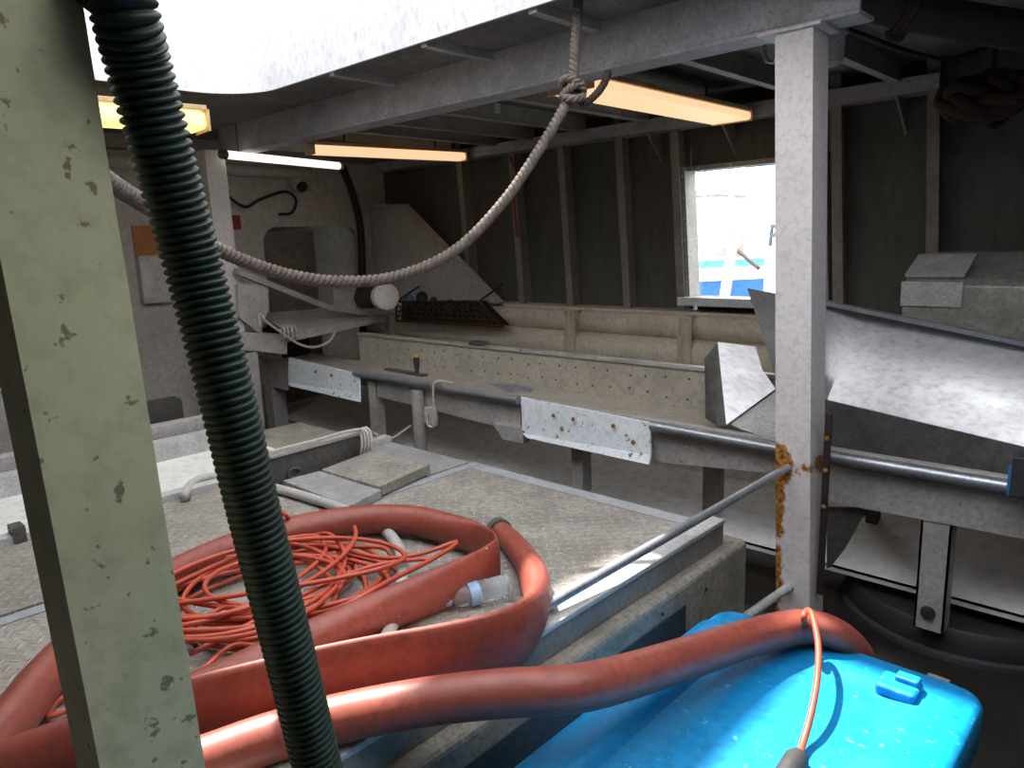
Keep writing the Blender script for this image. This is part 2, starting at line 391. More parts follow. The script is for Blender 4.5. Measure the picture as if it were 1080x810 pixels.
# walls behind the camera
struct(MB().box(XR, XR+.06, YB-.1, YF+.1, 0, ZC).build('wall_right', 'bulkhead_paint'))
struct(MB().box(XL-.1, XR+.1, YB-.06, YB, 0, ZC).build('wall_back', 'bulkhead_paint'))

# ------------------------------------------------------------------ overhead hatch: coaming, added crossbeam and block that shape the sun
loop = []
for cx, cy, a0 in ((HX1-HR, HY1-HR, 0), (HX0+HR, HY1-HR, 90), (HX0+HR, HY0+HR, 180), (HX1-HR, HY0+HR, 270)):
    for k in range(11):
        a = math.radians(a0+k*9); loop.append((cx, cy, math.cos(a), math.sin(a)))
zb, zt = ZC-.02, 3.1
cm = MB(); n = len(loop); vs = []
for r, z in ((HR-.016, zb), (HR-.016, zt), (HR-.002, zt), (HR-.002, zb)):
    vs += [(cx+r*ca, cy+r*sa, z) for cx, cy, ca, sa in loop]
fs = [(q*n+i, q*n+(i+1) % n, ((q+1) % 4)*n+(i+1) % n, ((q+1) % 4)*n+i) for q in range(4) for i in range(n)]
cm.add(vs, fs)
coam = thing('hatch_coaming', 'bright galvanised coaming with rounded corner around the open hatch overhead', 'hatch coaming')
cm.build('coaming_plate', 'coaming_plate', coam, smooth='auto')
lp = [(cx+(HR+.02)*ca, cy+(HR+.02)*sa, zt) for cx, cy, ca, sa in loop]
MB().sweep(lp+[lp[0]], .02, seg=8, cap=False).build('top_bead', 'galvanised', coam, smooth=True)
sb = tag(MB().box(-2.48, -2.25, HY0-.05, HY1+.05, zt+.02, zt+.17).build('shade_crossbeam', 'beam_paint', bevel=.01), 'added unseen crossbeam over the overhead hatch that casts a band of shade', 'beam')  # unseen beam added to shade a strip of the tub lid
dk = thing('sun_blocker', 'added unseen pale block on the upper deck that blocks sun from the hatch', 'sun_blocker')  # unseen block added to keep direct sun off the cover plates
MB().box(-6.0, HX0-.05, -.8, 4.4, ZC+.03, 5.52).build('blocker_wall', 'boat_white', dk, bevel=.02)
MB().box(-6.05, HX0-.03, -.85, 4.45, 5.44, 5.52).build('blocker_roof', 'galvanised', dk)
for y in (-.2, 1.0, 2.2, 3.4):
    MB().box(HX0-.052, HX0-.045, y, y+.7, 4.2, 4.9).build('blocker_window', 'window_glass', dk)

# main overhead beam
bmx = thing('overhead_beam', 'long galvanised channel beam carried by the white posts under the hatch', 'beam')
MB().box(-5.3, -.90, 2.615, 2.63, 2.29, ZC).build('web', 'beam_paint', bmx)
MB().box(-5.3, -.90, 2.615, 2.76, 2.275, 2.29).build('flange', 'beam_paint', bmx, bevel=.003)

# ------------------------------------------------------------------ posts
def post(name, x0, x1, y0, y1, z1, m, label, bev=.022, kx=-.048, ky=0, z0=.5, low=False):
    t = thing(name, label, 'pillar')
    lean(MB().box(x0, x1, y0, y1, 0, z1).build('shaft', m, t, smooth='auto', bevel=bev, bseg=4), kx, ky, z0, low)
    return t
pg = post('support_post', -1.012, -.90, .207, .325, ZC, 'post_green', 'thick pale green painted steel post close up on the left', .026, 0, -.026, 1.25, True)
MB().box(-1.05, -.86, .17, .36, 0, .015).build('foot_plate', 'post_green', pg)
pw = post('support_post', -1.085, -.955, 2.60, 2.735, 2.262, 'post_rusted', 'white painted post with rusty foot standing beside the blue tub', .02)
MB().box(-1.23, -1.01, 2.585, 2.76, 2.262, 2.275).build('head_plate', 'post_white', pw, bevel=.003)
MB().box(-.954, -.932, 2.64, 2.652, .25, .95).build('flat_bar', 'brown_pipe', pw)
for z in (.60, .74, .86):
    MB().lathe((-.943, 2.641, z), (0, -1, 0), [(0, .009), (.006, .008), (.007, .003)], 8).build('bolt', 'rusty_flake', pw)
sp = at(230, 250, 'x', -5.05)
p2 = post('support_post', -5.12, -4.98, 2.37, 2.51, 2.275, 'post_white', 'slender white post at far end of beam behind the dark corrugated hose', .015, -.05, 0, 1.2)
# guard rods on the white post
r1 = at(566, 645, 'z', .645); r2 = at(831, 493, 'y', 2.595)
tag(MB().cyl(r1, r2, .0145, 14).build('guard_rod', 'steel_tube', smooth='auto'), 'long bare steel rod leaning from the rusty post onto the deck hatch', 'rod')
r3 = at(832, 619, 'y', 2.597); r4 = at(785, 652, 'y', 2.25)
tag(MB().cyl(r3, r4, .017, 12).build('guard_rod', 'galvanised', smooth='auto'), 'short stub of peeling rod low on the rusty post above blue tub', 'rod')

# ------------------------------------------------------------------ lights
def light_box(label, a, b, w, h, diff, cat='light fixture'):
    a = Vector(a); b = Vector(b); t = thing('ceiling_light', label, cat, 'long light fixtures under the deck')
    d = (b-a).normalized(); up = Vector((0, 0, 1))
    MB().bar(a+up*(h+.012), b+up*(h+.012), w+.015, .024).build('housing', 'lamp_body', t, bevel=.003)
    o = MB().bar(a+up*h/2, b+up*h/2, w, h).build('diffuser', diff, t, bevel=h*.3)
    MB().bar(a-d*.012+up*h/2, a+up*h/2, w+.008, h+.01).build('end_cap', 'lamp_body', t)
    MB().bar(b+up*h/2, b+d*.012+up*h/2, w+.008, h+.01).build('end_cap', 'lamp_body', t)
    for k in (.2, .8):
        q = a.lerp(b, k); MB().cyl(q+up*(h+.02), (q.x, q.y, ZC), .008, 8).build('hanger', 'dark_metal', t)
light_box('broad amber light fixture above the hull window, nearest to the rope knot', (-2.22, 2.80, 2.262), (-2.22, 4.36, 2.262), .26, .045, 'amber_diffuser')
light_box('narrow amber light fixture hanging in the middle of the ceiling', (-4.70, 2.98, 2.245), (-4.62, 4.36, 2.265), .12, .06, 'amber_diffuser')
light_box('yellow light fixture at upper left half hidden by the corrugated hose', (-4.25, .4, 2.24), (-4.10, 1.93, 2.24), .2, .10, 'yellow_diffuser')
ta, tb = at(238, 163, 'z', 2.24), at(357, 175, 'z', 2.24)
tb_t = thing('fluorescent_tube', 'bare white fluorescent tube slanting out from the slender far post', 'light tube')
MB().cyl(ta, tb, .028, 14).build('tube', 'white_tube', tb_t, smooth='auto')
dd = (tb-ta).normalized()
MB().cyl(ta-dd*.04, ta, .032, 14).build('end_cap', 'dark_metal', tb_t, smooth='auto')
MB().cyl(tb, tb+dd*.03, .032, 14).build('end_cap', 'lamp_body', tb_t, smooth='auto')
for k in (.1, .9):
    q = ta.lerp(tb, k); MB().cyl(q+Vector((0, 0, .025)), (q.x, q.y, ZC), .006, 8).build('hanger', 'dark_metal', tb_t)

# ------------------------------------------------------------------ deck hatch with its cover plates
hc = thing('deck_hatch', 'raised deck hatch with rough concrete kerb and metal cover plates', 'hatch')
MB().box(-4.1, -1.10, -.2, 2.36, 0, .525).build('kerb', 'coaming_concrete', hc, bevel=.02, bseg=3)
MB().box(-2.40, -1.23, -.2, 2.24, .53, .60).build('cover_plate', 'tread_plate', hc, bevel=.004)
MB().box(-3.0, -2.42, -.2, 1.56, .53, .60).build('cover_plate', 'tread_plate', hc, bevel=.004)
MB().box(-3.0, -2.42, 1.57, 2.24, .53, .598).build('cover_plate', 'smooth_plate', hc, bevel=.004)
MB().box(-2.385, -2.335, -.2, 2.24, .6, .604).build('edge_strip', 'edge_strip', hc)
MB().box(-2.33, -1.25, 2.17, 2.235, .6, .604).build('edge_strip', 'edge_strip', hc)
MB().box(-1.27, -1.225, -.2, 2.2, .6, .603).build('edge_strip', 'edge_strip', hc)
MB().box(-1.235, -1.145, -.2, 2.27, .600, .618).build('rim_channel', 'galvanised', hc, bevel=.004)
MB().box(-1.23, -1.149, -.2, 2.265, .527, .600).build('rim_web', 'rim_grey', hc)
# flange and white sunken tray to the left of the plates
MB().box(-3.06, -3.0, -.2, 2.24,   .527, .63).build('rim_channel', 'galvanised', hc, bevel=.004)
MB().box(-3.85, -3.06, -.2, 1.9, .526, .54).build('tray', 'white_tray', hc)
MB().box(-3.93, -3.85, -.2, 1.95, .527, .64).build('rim_channel', 'galvanised', hc, bevel=.004)
MB().box(-4.05, -3.97, -.2, 1.95, .527, .70).build('rim_channel', 'conveyor_frame', hc, bevel=.004)
MB().box(-3.06, -2.99, .56, .60, .60, .66).build('hinge_lug', 'dark_metal', hc)
MB().box(-1.10, -1.095, -.18, 1.92, .01, .45).build('kerb_shade', 'coaming_dark', hc)  # dark strip paints the shade beside the tub onto the concrete face
# thick tread lid lying on the smooth plate
tl = thing('chequered_step', 'thick chequered plate block lying on the deck hatch', 'plate')
q = [at(401, 513, 'z', .649), at(452, 490, 'z', .649), at(394, 474, 'z', .649), at(339, 495, 'z', .649)]
MB().slab([(p.x, p.y, .606) for p in q], (0, 0, .043)).build('plate', 'tread_plate', tl, bevel=.004)
q2 = [q[0]+(q[3]-q[0])*.02, q[1]+(q[2]-q[1])*.02]
MB().bar(q[0]+Vector((.004, 0, -.018)), q[1]+Vector((.004, 0, -.018)), .008, .040).build('edge', 'coaming_concrete', tl)
tf = tag(MB().slab([(p_.x, p_.y, .602) for p_ in (at(298, 506, 'z', .64), at(368, 533, 'z', .64), at(402, 516, 'z', .64), at(337, 496, 'z', .64))], (0, 0, .036)).build('steel_slab', 'smooth_plate', bevel=.004), 'flat grey metal slab lying just in front of the chequered plate block', 'metal slab')
# dark angle plank standing on edge with rope
a0, a1 = Vector((-3.10, 1.58, .63)), Vector((-3.13, 2.17, .63))
pl = thing('hatch_board', 'dark weathered board standing on edge across the hatch rim', 'board')
MB().bar(at(276, 517, 'z', .605)+Vector((0, 0, .065)), at(384, 484, 'z', .605)+Vector((0, 0, .065)), .03, .125).build('plank', 'dark_metal', pl, bevel=.004)
e0, e1 = at(276, 517, 'z', .605)+Vector((0, 0, .135)), at(384, 484, 'z', .605)+Vector((0, 0, .135))
MB().bar(e0, e1, .05, .012).build('top_flange', 'conveyor_frame', pl)
ring = at(308, 507, 'z', .605)+Vector((.0, 0, .04))
MB().sweep([ring+Vector((.024, .03*math.cos(a), .022*math.sin(a))) for a in [i*math.pi/6 for i in range(13)]], .006, seg=6, cap=False).build('ring', 'dark_metal', pl, smooth=True)
kp = e1+Vector((0, 0, -.02))
rp = thing('lashing_rope', 'pale thin rope tied round the end of the dark board', 'rope')
MB_k = rope_mesh(crom([e0.lerp(e1, .05)+Vector((0, 0, .02)), e0.lerp(e1, .5)+Vector((.01, 0, .02)), kp+Vector((0, 0, .03)), at(410, 463, 'y', 2.5), at(433, 449, 'y', 2.78)], 10), .007, .025)
MB_k.build('line', 'pale_rope', rp, smooth=True)
rope_mesh(crom([kp+Vector((0, 0, .03)), at(400, 470, 'y', 2.45), at(425, 476, 'y', 2.6), at(440, 477, 'y', 2.72)], 10), .007, .025).build('line', 'pale_rope', rp, smooth=True)
for k in range(4):
    cc = kp+Vector((0, (k-1.5)*.018, -.03))
    MB().sweep([cc+Vector((.03*math.cos(a), .004*math.sin(3*a), .065*math.sin(a))) for a in [i*math.pi/8 for i in range(17)]], .0065, seg=7, cap=False).build('turn', 'pale_rope', rp, smooth=True)

# ------------------------------------------------------------------ white catch pan below the conveyor
pan = thing('catch_pan', 'wide white sloping pan on the deck below the conveyor', 'pan')
MB().slab([(-5.6, 3.04, .17), (.8, 3.04, .17), (.8, 3.04, .20), (-5.6, 3.04, .20)], (0, .012, 0)).build('front_lip', 'white_pan', pan)
prof = [(3.04, .20), (3.28, .24), (3.50, .32), (3.66, .45), (3.74, .62)]
m_ = MB()
for (y0, z0), (y1, z1) in zip(prof, prof[1:]):
    m_.slab([(-5.6, y0, z0), (.8, y0, z0), (.8, y1, z1), (-5.6, y1, z1)], (0, 0, -.012))
m_.build('sheet', 'white_pan', pan)
for x in (-5.2, -3.6, -2.0, .3):
    MB().box(x-.04, x+.04, 3.06, 3.4, 0, .187).build('bearer', 'dark_metal', pan)

# ------------------------------------------------------------------ conveyor
cv = thing('sorting_conveyor', 'long grey sorting conveyor trough running along the ship side', 'conveyor')
YR = 2.85
MB().box(-5.55, .6, 2.90, 3.32, .705, .72).build('trough_floor', 'trough_plate', cv)
MB().box(-4.75, -1.28, 3.30, 3.315, .72, .925).build('back_board', 'trough_plate', cv)
MB().box(-4.75, -1.28, 3.285, 3.335, .925, .945).build('back_lip', 'conveyor_frame', cv, bevel=.003)
for k in range(26):
    for j in range(2):
        MB().lathe((-4.5+k*.125+random.uniform(-.02, .02), 3.3, .775+j*.09+random.uniform(-.015, .015)), (0, -1, 0), [(0, .007), (.003, .006), (.004, .002)], 6).build('rivet', 'dark_metal', cv)
MB().box(-5.55, -4.1, 2.86, 2.92, .715, .745).build('front_ledge', 'conveyor_frame', cv, bevel=.004)
MB().box(-4.10, .6, 2.875, 2.915, .715, .755).build('front_ledge', 'conveyor_frame', cv, bevel=.004)
# front aprons
def apron(pa, pb, pc, pd, m='conveyor_frame', y=2.865):
    MB().slab([at(*p, 'y', y) for p in (pa, pb, pc, pd)], (0, .01, 0)).build('apron', m, cv)
apron((398, 402), (549, 428), (549, 456), (398, 418))
apron((686, 455), (822, 480), (822, 500), (690, 487))
apron((872, 490), (1130, 535), (1130, 578), (872, 529))
apron((255, 376), (304, 384), (304, 412), (262, 402))
MB().slab([at(520, 447, 'y', 2.82), at(552, 452, 'y', 2.82), at(552, 468, 'y', 2.82), at(530, 463, 'y', 2.82)], (0, .05, 0)).build('bracket', 'conveyor_frame', cv)
# sub frame rail behind
MB().box(-5.5, .6, 3.2, 3.26, .56, .70).build('rear_rail', 'conveyor_frame', cv)
# tubes
def tube(pa, pb, label=None):
    a = at(*pa, 'y', YR-.02); b_ = at(*pb, 'y', YR-.02)
    return MB().cyl(a, b_, .023, 18).build('rail_tube', 'steel_tube', cv, smooth='auto')
tube((374, 393), (547, 422)); tube((687, 449), (822, 474)); tube((872, 481), (1120, 523))
# white hinged flaps, leaning out a little
def flap(tl_, tr, br, bl, bot, name='flap'):
    t = [at(*p, 'y', 2.835) for p in (tl_, tr)]; b2 = [at(*p, 'y', 2.80) for p in (br, bl)]
    o = MB().slab(t+b2, (0, .012, .002)).build(name, 'white_panel', cv, bevel=.002)
    c2 = [at(*p, 'y', 2.80) for p in (bl, br)]+[at(*p, 'y', 2.77) for p in bot]
    MB().slab(c2, (0, .012, 0)).build('flap_lip', 'white_panel', o)
    return o
f1 = flap((304, 377), (379, 395), (379, 415), (304, 403), ((379, 424), (305, 407)))
f2 = flap((549, 419), (686, 446), (686, 480), (551, 457), ((684, 490), (556, 462)))
for f_, pts in ((f2, ((584, 438), (605, 442), (647, 449), (593, 452), (668, 466))), (f1, ((333, 392), (350, 396)))):
    for x, y in pts:
        p = at(x, y, 'y', 2.81); MB().lathe(p, (0, -1, 0), [(0, .011), (.008, .010), (.010, .003)], 8).build('bolt', 'rusty_flake', f_)
# legs
def leg(pa, pb, w, m='conveyor_frame', y=2.86):
    a = at(*pa, 'y', y); b_ = at(*pb, 'y', y); zb_ = 0
    return MB().box(a.x-w/2, a.x+w/2, y, y+w, zb_, a.z).build('leg', m, cv, bevel=.004)
leg((391, 402), (0, 0), .075); leg((608, 470), (0, 0), .075); leg((279, 374), (0, 0), .12)
a = at(440, 410, 'y', 2.83); MB().cyl((a.x, 2.83, a.z-.01), (a.x, 2.83, 0), .040, 18).build('leg', 'conveyor_frame', cv, smooth='auto')
a = at(990, 515, 'y', 2.86)
lg = MB().box(a.x-.05, a.x+.05, 2.87, 2.878, .12, .66).box(a.x-.05, a.x-.042, 2.87, 2.95, .12, .66).box(a.x+.042, a.x+.05, 2.87, 2.95, .12, .66).build('leg', 'conveyor_frame', cv)
hp = Vector((a.x-.005, 2.87, .19))
MB().lathe(hp, (0, -1, 0), [(0, .026), (.01, .024), (.012, .010)], 14).build('bolt', 'rubber', lg)  # dark disc stands in for the shaded hole in the leg
for x in (-4.5, -1.7, .3):
    MB().box(x-.04, x+.04, 3.2, 3.27, .13, .56).build('leg', 'conveyor_frame', cv)
# gusset under the right end
MB().slab([at(872, 535, 'y', 2.9), at(922, 536, 'y', 2.9), at(908, 548, 'y', 2.9), at(890, 580, 'y', 2.9), at(876, 598, 'y', 2.9), at(872, 600, 'y', 2.9)], (0, .01, 0)).build('gusset', 'dark_metal', cv)
# hinge clips on the ledge
MB().slab([at(517, 405, 'y', 2.86), at(545, 408, 'y', 2.86), at(561, 413, 'y', 2.86), at(535, 414, 'y', 2.86)], (0, .03, .004)).build('hinge_clip', 'steel_tube', cv)
MB().bar(at(408, 389, 'y', 2.88), at(448, 396, 'y', 2.88), .05, .012).build('hinge_clip', 'dark_metal', cv)
# small loose things on the conveyor
kn_ = thing('deck_knife', 'small dark handled tool with yellow tip standing on conveyor ledge', 'tool')
k0 = at(440, 393, 'y', 2.9)
MB().lathe(k0, (0, 0, 1), [(0, .012), (.03, .016), (.08, .022), (.10, .018)], 12).build('handle', 'rubber', kn_, smooth='auto')
MB().lathe(k0+Vector((0, 0, .10)), (0, 0, 1), [(0, .018), (.012, .02), (.018, .008)], 12).build('tip', 'yellow_plastic', kn_, smooth='auto')
cl = at(506, 362, 'y', 3.31)
tag(MB().box(cl.x-.07, cl.x+.07, 3.27, 3.34, .946, .966).build('buckle', 'dark_metal', bevel=.005), 'small dark buckle lying on the conveyor back lip', 'buckle')
lr = thing('rag_loop', 'pale cord looped over the tube rail of the conveyor', 'cord')
rope_mesh(crom([at(478, 404, 'y', 2.9), at(462, 402, 'y', 2.80), at(457, 412, 'y', 2.795), at(459, 446, 'y', 2.80), at(452, 449, 'y', 2.81), at(450, 434, 'y', 2.81)], 8), .008, .03).build('cord', 'pale_rope', lr, smooth=True)
MB().slab([at(446, 430, 'y', 2.83), at(459, 428, 'y', 2.82), at(460, 450, 'y', 2.82), at(447, 447, 'y', 2.83)], (0, .02, 0)).build('rag', 'pale_rope', lr, bevel=.008)

# ------------------------------------------------------------------ steel stand at the left end of the conveyor
XS = -4.95
st = thing('feed_stand', 'grey steel stand with slanting braces at the left end of conveyor', 'stand')
def sx(px, py, x=XS): return at(px, py, 'x', x)
tr = [sx(303, 350), sx(415, 329), sx(415, 337), sx(303, 361)]
MB().slab(tr, (-.02, 0, 0)).build('tray_front', 'conveyor_frame', st)
MB().slab([sx(303, 351), sx(415, 330), sx(400, 322, -5.4), sx(275, 330, -5.4)], (0, 0, -.012)).build('tray', 'conveyor_frame', st)
MB().slab([sx(270, 333, -5.52), sx(400, 318, -5.52), sx(400, 330, -5.52), sx(270, 347, -5.52)], (-.012, 0, 0)).build('tray_back', 'conveyor_frame', st)
MB().bar(sx(248, 286), sx(350, 326), .04, .06, up=(1, 0, 0)).build('brace', 'bracket_paint', st)
MB().slab([sx(250, 300), sx(283, 300), sx(283, 325), sx(275, 352), sx(252, 335)], (-.015, 0, 0)).build('cheek_plate', 'conveyor_frame', st)
MB().slab([sx(253, 350), sx(303, 353), sx(303, 374), sx(253, 369)], (-.3, 0, 0)).build('side_box', 'conveyor_frame', st, bevel=.004)
MB().slab([sx(352, 305), sx(395, 312), sx(395, 334), sx(352, 328)], (-.015, 0, 0)).build('cheek_plate', 'bracket_paint', st)
p = sx(411, 345); MB().bar((p.x, p.y, sx(411, 332).z), (p.x, p.y, .72), .05, .07, up=(1, 0, 0)).build('leg', 'bracket_paint', st)
p = sx(275, 345); MB().bar((p.x-.45, p.y, sx(275, 340).z), (p.x-.45, p.y, 0), .06, .06, up=(1, 0, 0)).build('leg', 'dark_metal', st)
p = sx(262, 372); MB().bar((p.x, p.y, sx(262, 372).z), (p.x, p.y, 0), .09, .09, up=(1, 0, 0)).build('leg', 'conveyor_frame', st)
MB().box(-5.6, -5.45, 2.95, 3.3, .72, 1.0).build('dark_block', 'dark_void', st, bevel=.02)  # plain near-black block at the back of the stand
dr_ = thing('roller_drum', 'short white ended roller drum at the end of the stand', 'roller')
a = dep(384, 314, 5.85); b_ = dep(404, 313, 5.52)
MB().cyl(a, b_, .085, 20).build('drum', 'brown_pipe', dr_, smooth='auto')
e = (b_-a).normalized(); MB().lathe(b_, e, [(0, .098), (.07, .10), (.08, .085), (.082, .02)], 22).build('end_cap', 'bulkhead_paint', dr_, smooth='auto')
MB().cyl(a-e*.1, a+e*.02, .03, 10).build('axle', 'dark_metal', dr_)
rc = thing('tie_cord', 'thin white cord hanging in a loop from the steel stand', 'cord')
rope_mesh(crom([sx(274, 344, -4.9), sx(274, 331, -4.9), sx(282, 340, -4.88), sx(299, 352, -4.88), sx(316, 363, -4.88), sx(332, 366, -4.88), sx(347, 360, -4.9), sx(354, 349, -4.92)], 8), .010, .04).build('cord', 'pale_rope', rc, smooth=True)
for k in range(4):
    MB().sweep([sx(298+k*3, 351, -4.9)+Vector((.03*math.cos(t_), .01*k, .05*math.sin(t_))) for t_ in [i*math.pi/6 for i in range(13)]], .008, seg=6, cap=False).build('turn', 'pale_rope', rc, smooth=True)
# rusty net basket behind the trough
nb = thing('net_basket', 'rust coloured netting basket holding dark gear behind the conveyor', 'basket')
m_ = MB(); c0, c1, c2, c3 = at(418, 318, 'y', 4.1), at(505, 318, 'y', 4.1), at(530, 344, 'y', 4.1), at(418, 338, 'y', 4.1)
N = 16
for i in range(N+1):
    for (p, q_, r_, s_) in ((c0, c1, c2, c3),):
        u = i/N
        m_.cyl(p.lerp(q_, u), s_.lerp(r_, min(1, u+.12)), .0045, 5); m_.cyl(p.lerp(q_, min(1, u+.12)), s_.lerp(r_, u), .0045, 5)
for j in range(5):
    v = j/4; m_.cyl(c0.lerp(c3, v), c1.lerp(c2, v), .006, 5)
m_.build('netting', 'net_rust', nb)
MB().sweep([c0, c1, c2, c3, c0], .012, seg=6).build('rim', 'net_rust', nb)
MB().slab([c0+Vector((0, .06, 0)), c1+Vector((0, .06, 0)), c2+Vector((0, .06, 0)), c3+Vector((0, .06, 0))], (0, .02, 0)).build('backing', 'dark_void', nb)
for k, (px, py, r, m) in enumerate(((432, 317, .05, 'boat_blue'), (445, 314, .055, 'post_green'), (457, 318, .04, 'dark_metal'), (475, 322, .05, 'rubber'), (490, 322, .045, 'dark_metal'))):
    p = at(px, py, 'y', 4.15)
    mm = 'boat_blue' if k == 0 else 'rubber'
    tag(MB().lathe(p-Vector((0, 0, r)), (0, 0, 1), [(0, r*.3), (r*.3, r*.8), (r, r), (r*1.6, r*.8), (r*2, r*.3)], 12).build('net_float', mm, smooth='auto'),
        ['dark blue float at left end of the rusty net basket', 'largest black float second from left above the net basket', 'small black float in the middle of the net basket', 'black float right of middle in the net basket', 'black float at right end of the net basket'][k], 'float', 'floats in the net basket')

for p in (c0, c1):
    MB().cyl(p, (p.x, 4.38, p.z+.12), .008, 6).build('hanger', 'net_rust', nb)
# ------------------------------------------------------------------ stainless chute, deflector, box at the right
ch = thing('stainless_chute', 'long bent stainless steel chute sloping down behind the white post', 'chute')
def grid_plate(top, bot, rows, sag, th, mb):
    vs = []; n_ = len(top)
    for r in range(rows+1):
        t = r/rows
        for i in range(n_):
            p = top[i].lerp(bot[i], t); s_ = math.sin(math.pi*t)*sag
            vs.append(p+Vector((0, s_*.6, -s_)))
    fs = [(r*n_+i, r*n_+i+1, (r+1)*n_+i+1, (r+1)*n_+i) for r in range(rows) for i in range(n_-1)]
    k = len(vs); vs2 = [v+Vector((0, th, -th)) for v in vs]
    fs2 = [tuple(j+k for j in f[::-1]) for f in fs]
    rim = [i for i in range(n_)] + [r*n_+n_-1 for r in range(1, rows+1)] + [rows*n_+i for i in range(n_-2, -1, -1)] + [r*n_ for r in range(rows-1, 0, -1)]
    side = [(rim[i], rim[(i+1) % len(rim)], rim[(i+1) % len(rim)]+k, rim[i]+k) for i in range(len(rim))]
    mb.add(vs+vs2, fs+fs2+side)
A0, A1 = at(788, 304, 'y', 3.26), at(821, 408, 'y', 3.00)
B0, B1 = at(915, 327, 'y', 3.40), at(872, 423, 'y', 3.16)
C0, C1 = at(1380, 425, 'y', 3.27), at(1380, 541, 'y', 3.06)
m_ = MB(); top = [A0.lerp(B0, i/5) for i in range(5)]+[B0.lerp(C0, i/9) for i in range(10)]; bot = [A1.lerp(B1, i/5) for i in range(5)]+[B1.lerp(C1, i/9) for i in range(10)]
grid_plate(top, bot, 8, -.018, .006, m_)
m_.build('chute_plate', 'stainless', ch, smooth='auto')
MB().bar(B0.lerp(A0, .6)+Vector((0, .02, .0)), C0+Vector((0, .02, .0)), .05, .018).build('top_lip', 'steel_tube', ch)
MB().cyl(B1+Vector((0, -.004, -.004)), C1+Vector((0, -.004, -.004)), .006, 8).build('lower_bead', 'steel_tube', ch)
MB().slab([at(820, 408, 'y', 2.97), at(868, 421, 'y', 2.97), at(1380, 543, 'y', 2.97), at(1380, 572, 'y', 2.97), at(820, 465, 'y', 2.97)], (0, .008, 0)).build('under_skirt', 'dark_metal', ch)
for x in (-1.0, -.35, .15):
    MB().bar((x, 3.42, .95), (x, 3.42, .18), .05, .05, up=(1, 0, 0)).build('leg', 'dark_metal', ch)
df = thing('deflector_plate', 'bright bent steel deflector standing in the conveyor just left of post', 'deflector')
def on_plane(px, py, p0, n): dr0 = ray(px, py); return EYE+dr0*((p0-EYE).dot(n)/dr0.dot(n))
da, db, dc = at(757, 361, 'y', 3.14), at(818, 410, 'y', 3.12), at(766, 448, 'y', 2.96)
dn = (db-da).cross(dc-da).normalized()
d = [da, on_plane(797, 366, da, dn), on_plane(804, 390, da, dn), db, dc]
MB().slab(d, (-.006, .006, 0)).build('face', 'stainless', df)
MB().slab([at(743, 378, 'y', 3.12), d[0], d[4], at(756, 449, 'y', 2.96), at(744, 441, 'y', 3.0)], (.006, .006, 0)).build('flange', 'dark_metal', df)
MB().slab([d[4]+Vector((.01, .02, 0)), d[3]+Vector((.01, .02, 0)), at(824, 466, 'y', 2.93), at(782, 453, 'y', 2.93)], (.004, .01, 0)).build('foot_plate', 'galvanised', df)

bx = thing('machine_box', 'weathered galvanised machine box with chamfered lid by the hull', 'box')
yo = [(3.66, .95), (3.66, 1.345), (3.70, 1.372), (3.95, 1.475), (4.3, 1.475), (4.3, .95)]
x0 = at(953, 297, 'y', 3.66).x
MB().slab([(x0, y, z) for y, z in yo], (1.5, 0, 0)).build('body', 'box_galv', bx, bevel=.008)
s0, s1 = Vector((x0-.005, 3.69, 1.375)), Vector((x0-.005, 3.90, 1.462))
MB().slab([s0, s0+Vector((.24, 0, 0)), s1+Vector((.24, 0, 0)), s1], (0, -.008, .014)).build('lid_patch', 'galvanised', bx, bevel=.003)
MB().slab([(x0-.006, 3.648, 1.25), (x0+.24, 3.648, 1.25), (x0+.24, 3.648, 1.36), (x0-.006, 3.648, 1.36)], (0, .012, 0)).build('lid_patch', 'galvanised', bx, bevel=.003)
for x in (x0+.1, x0+1.3):
    MB().box(x-.04, x+.04, 3.98, 4.16, 0, .95).build('leg', 'dark_metal', bx)
# round plinth
rb = thing('round_plinth', 'low black round plinth on the deck under the conveyor leg', 'plinth')
MB().lathe((-.60, 3.40, 0), (0, 0, 1), [(0, .47), (.02, .475), (.10, .475), (.118, .46), (.119, .02)], 48).build('disc', 'rubber', rb, smooth='auto')
MB().lathe((-.60, 3.40, .0), (0, 0, 1), [(.0, .50), (.02, .50), (.024, .47)], 48).build('rim', 'coaming_dark', rb, smooth='auto')
# black device on rail at right edge
dv = thing('control_box', 'small black control box with blue edge clamped on right tube rail', 'control box')
c0 = at(1078, 498, 'y', 2.76)
MB().box(c0.x-.025, c0.x+.10, 2.72, 2.80, c0.z-.08, c0.z+.06).build('case', 'rubber', dv, bevel=.008)
MB().box(c0.x-.032, c0.x-.024, 2.725, 2.795, c0.z-.075, c0.z+.02).build('edge_trim', 'boat_blue', dv)
MB().box(c0.x+.0, c0.x+.03, 2.79, 2.84, c0.z-.04, c0.z).build('clamp', 'dark_metal', dv)

# ------------------------------------------------------------------ hoses
def hz(px, py, z): return at(px, py, 'z', z)
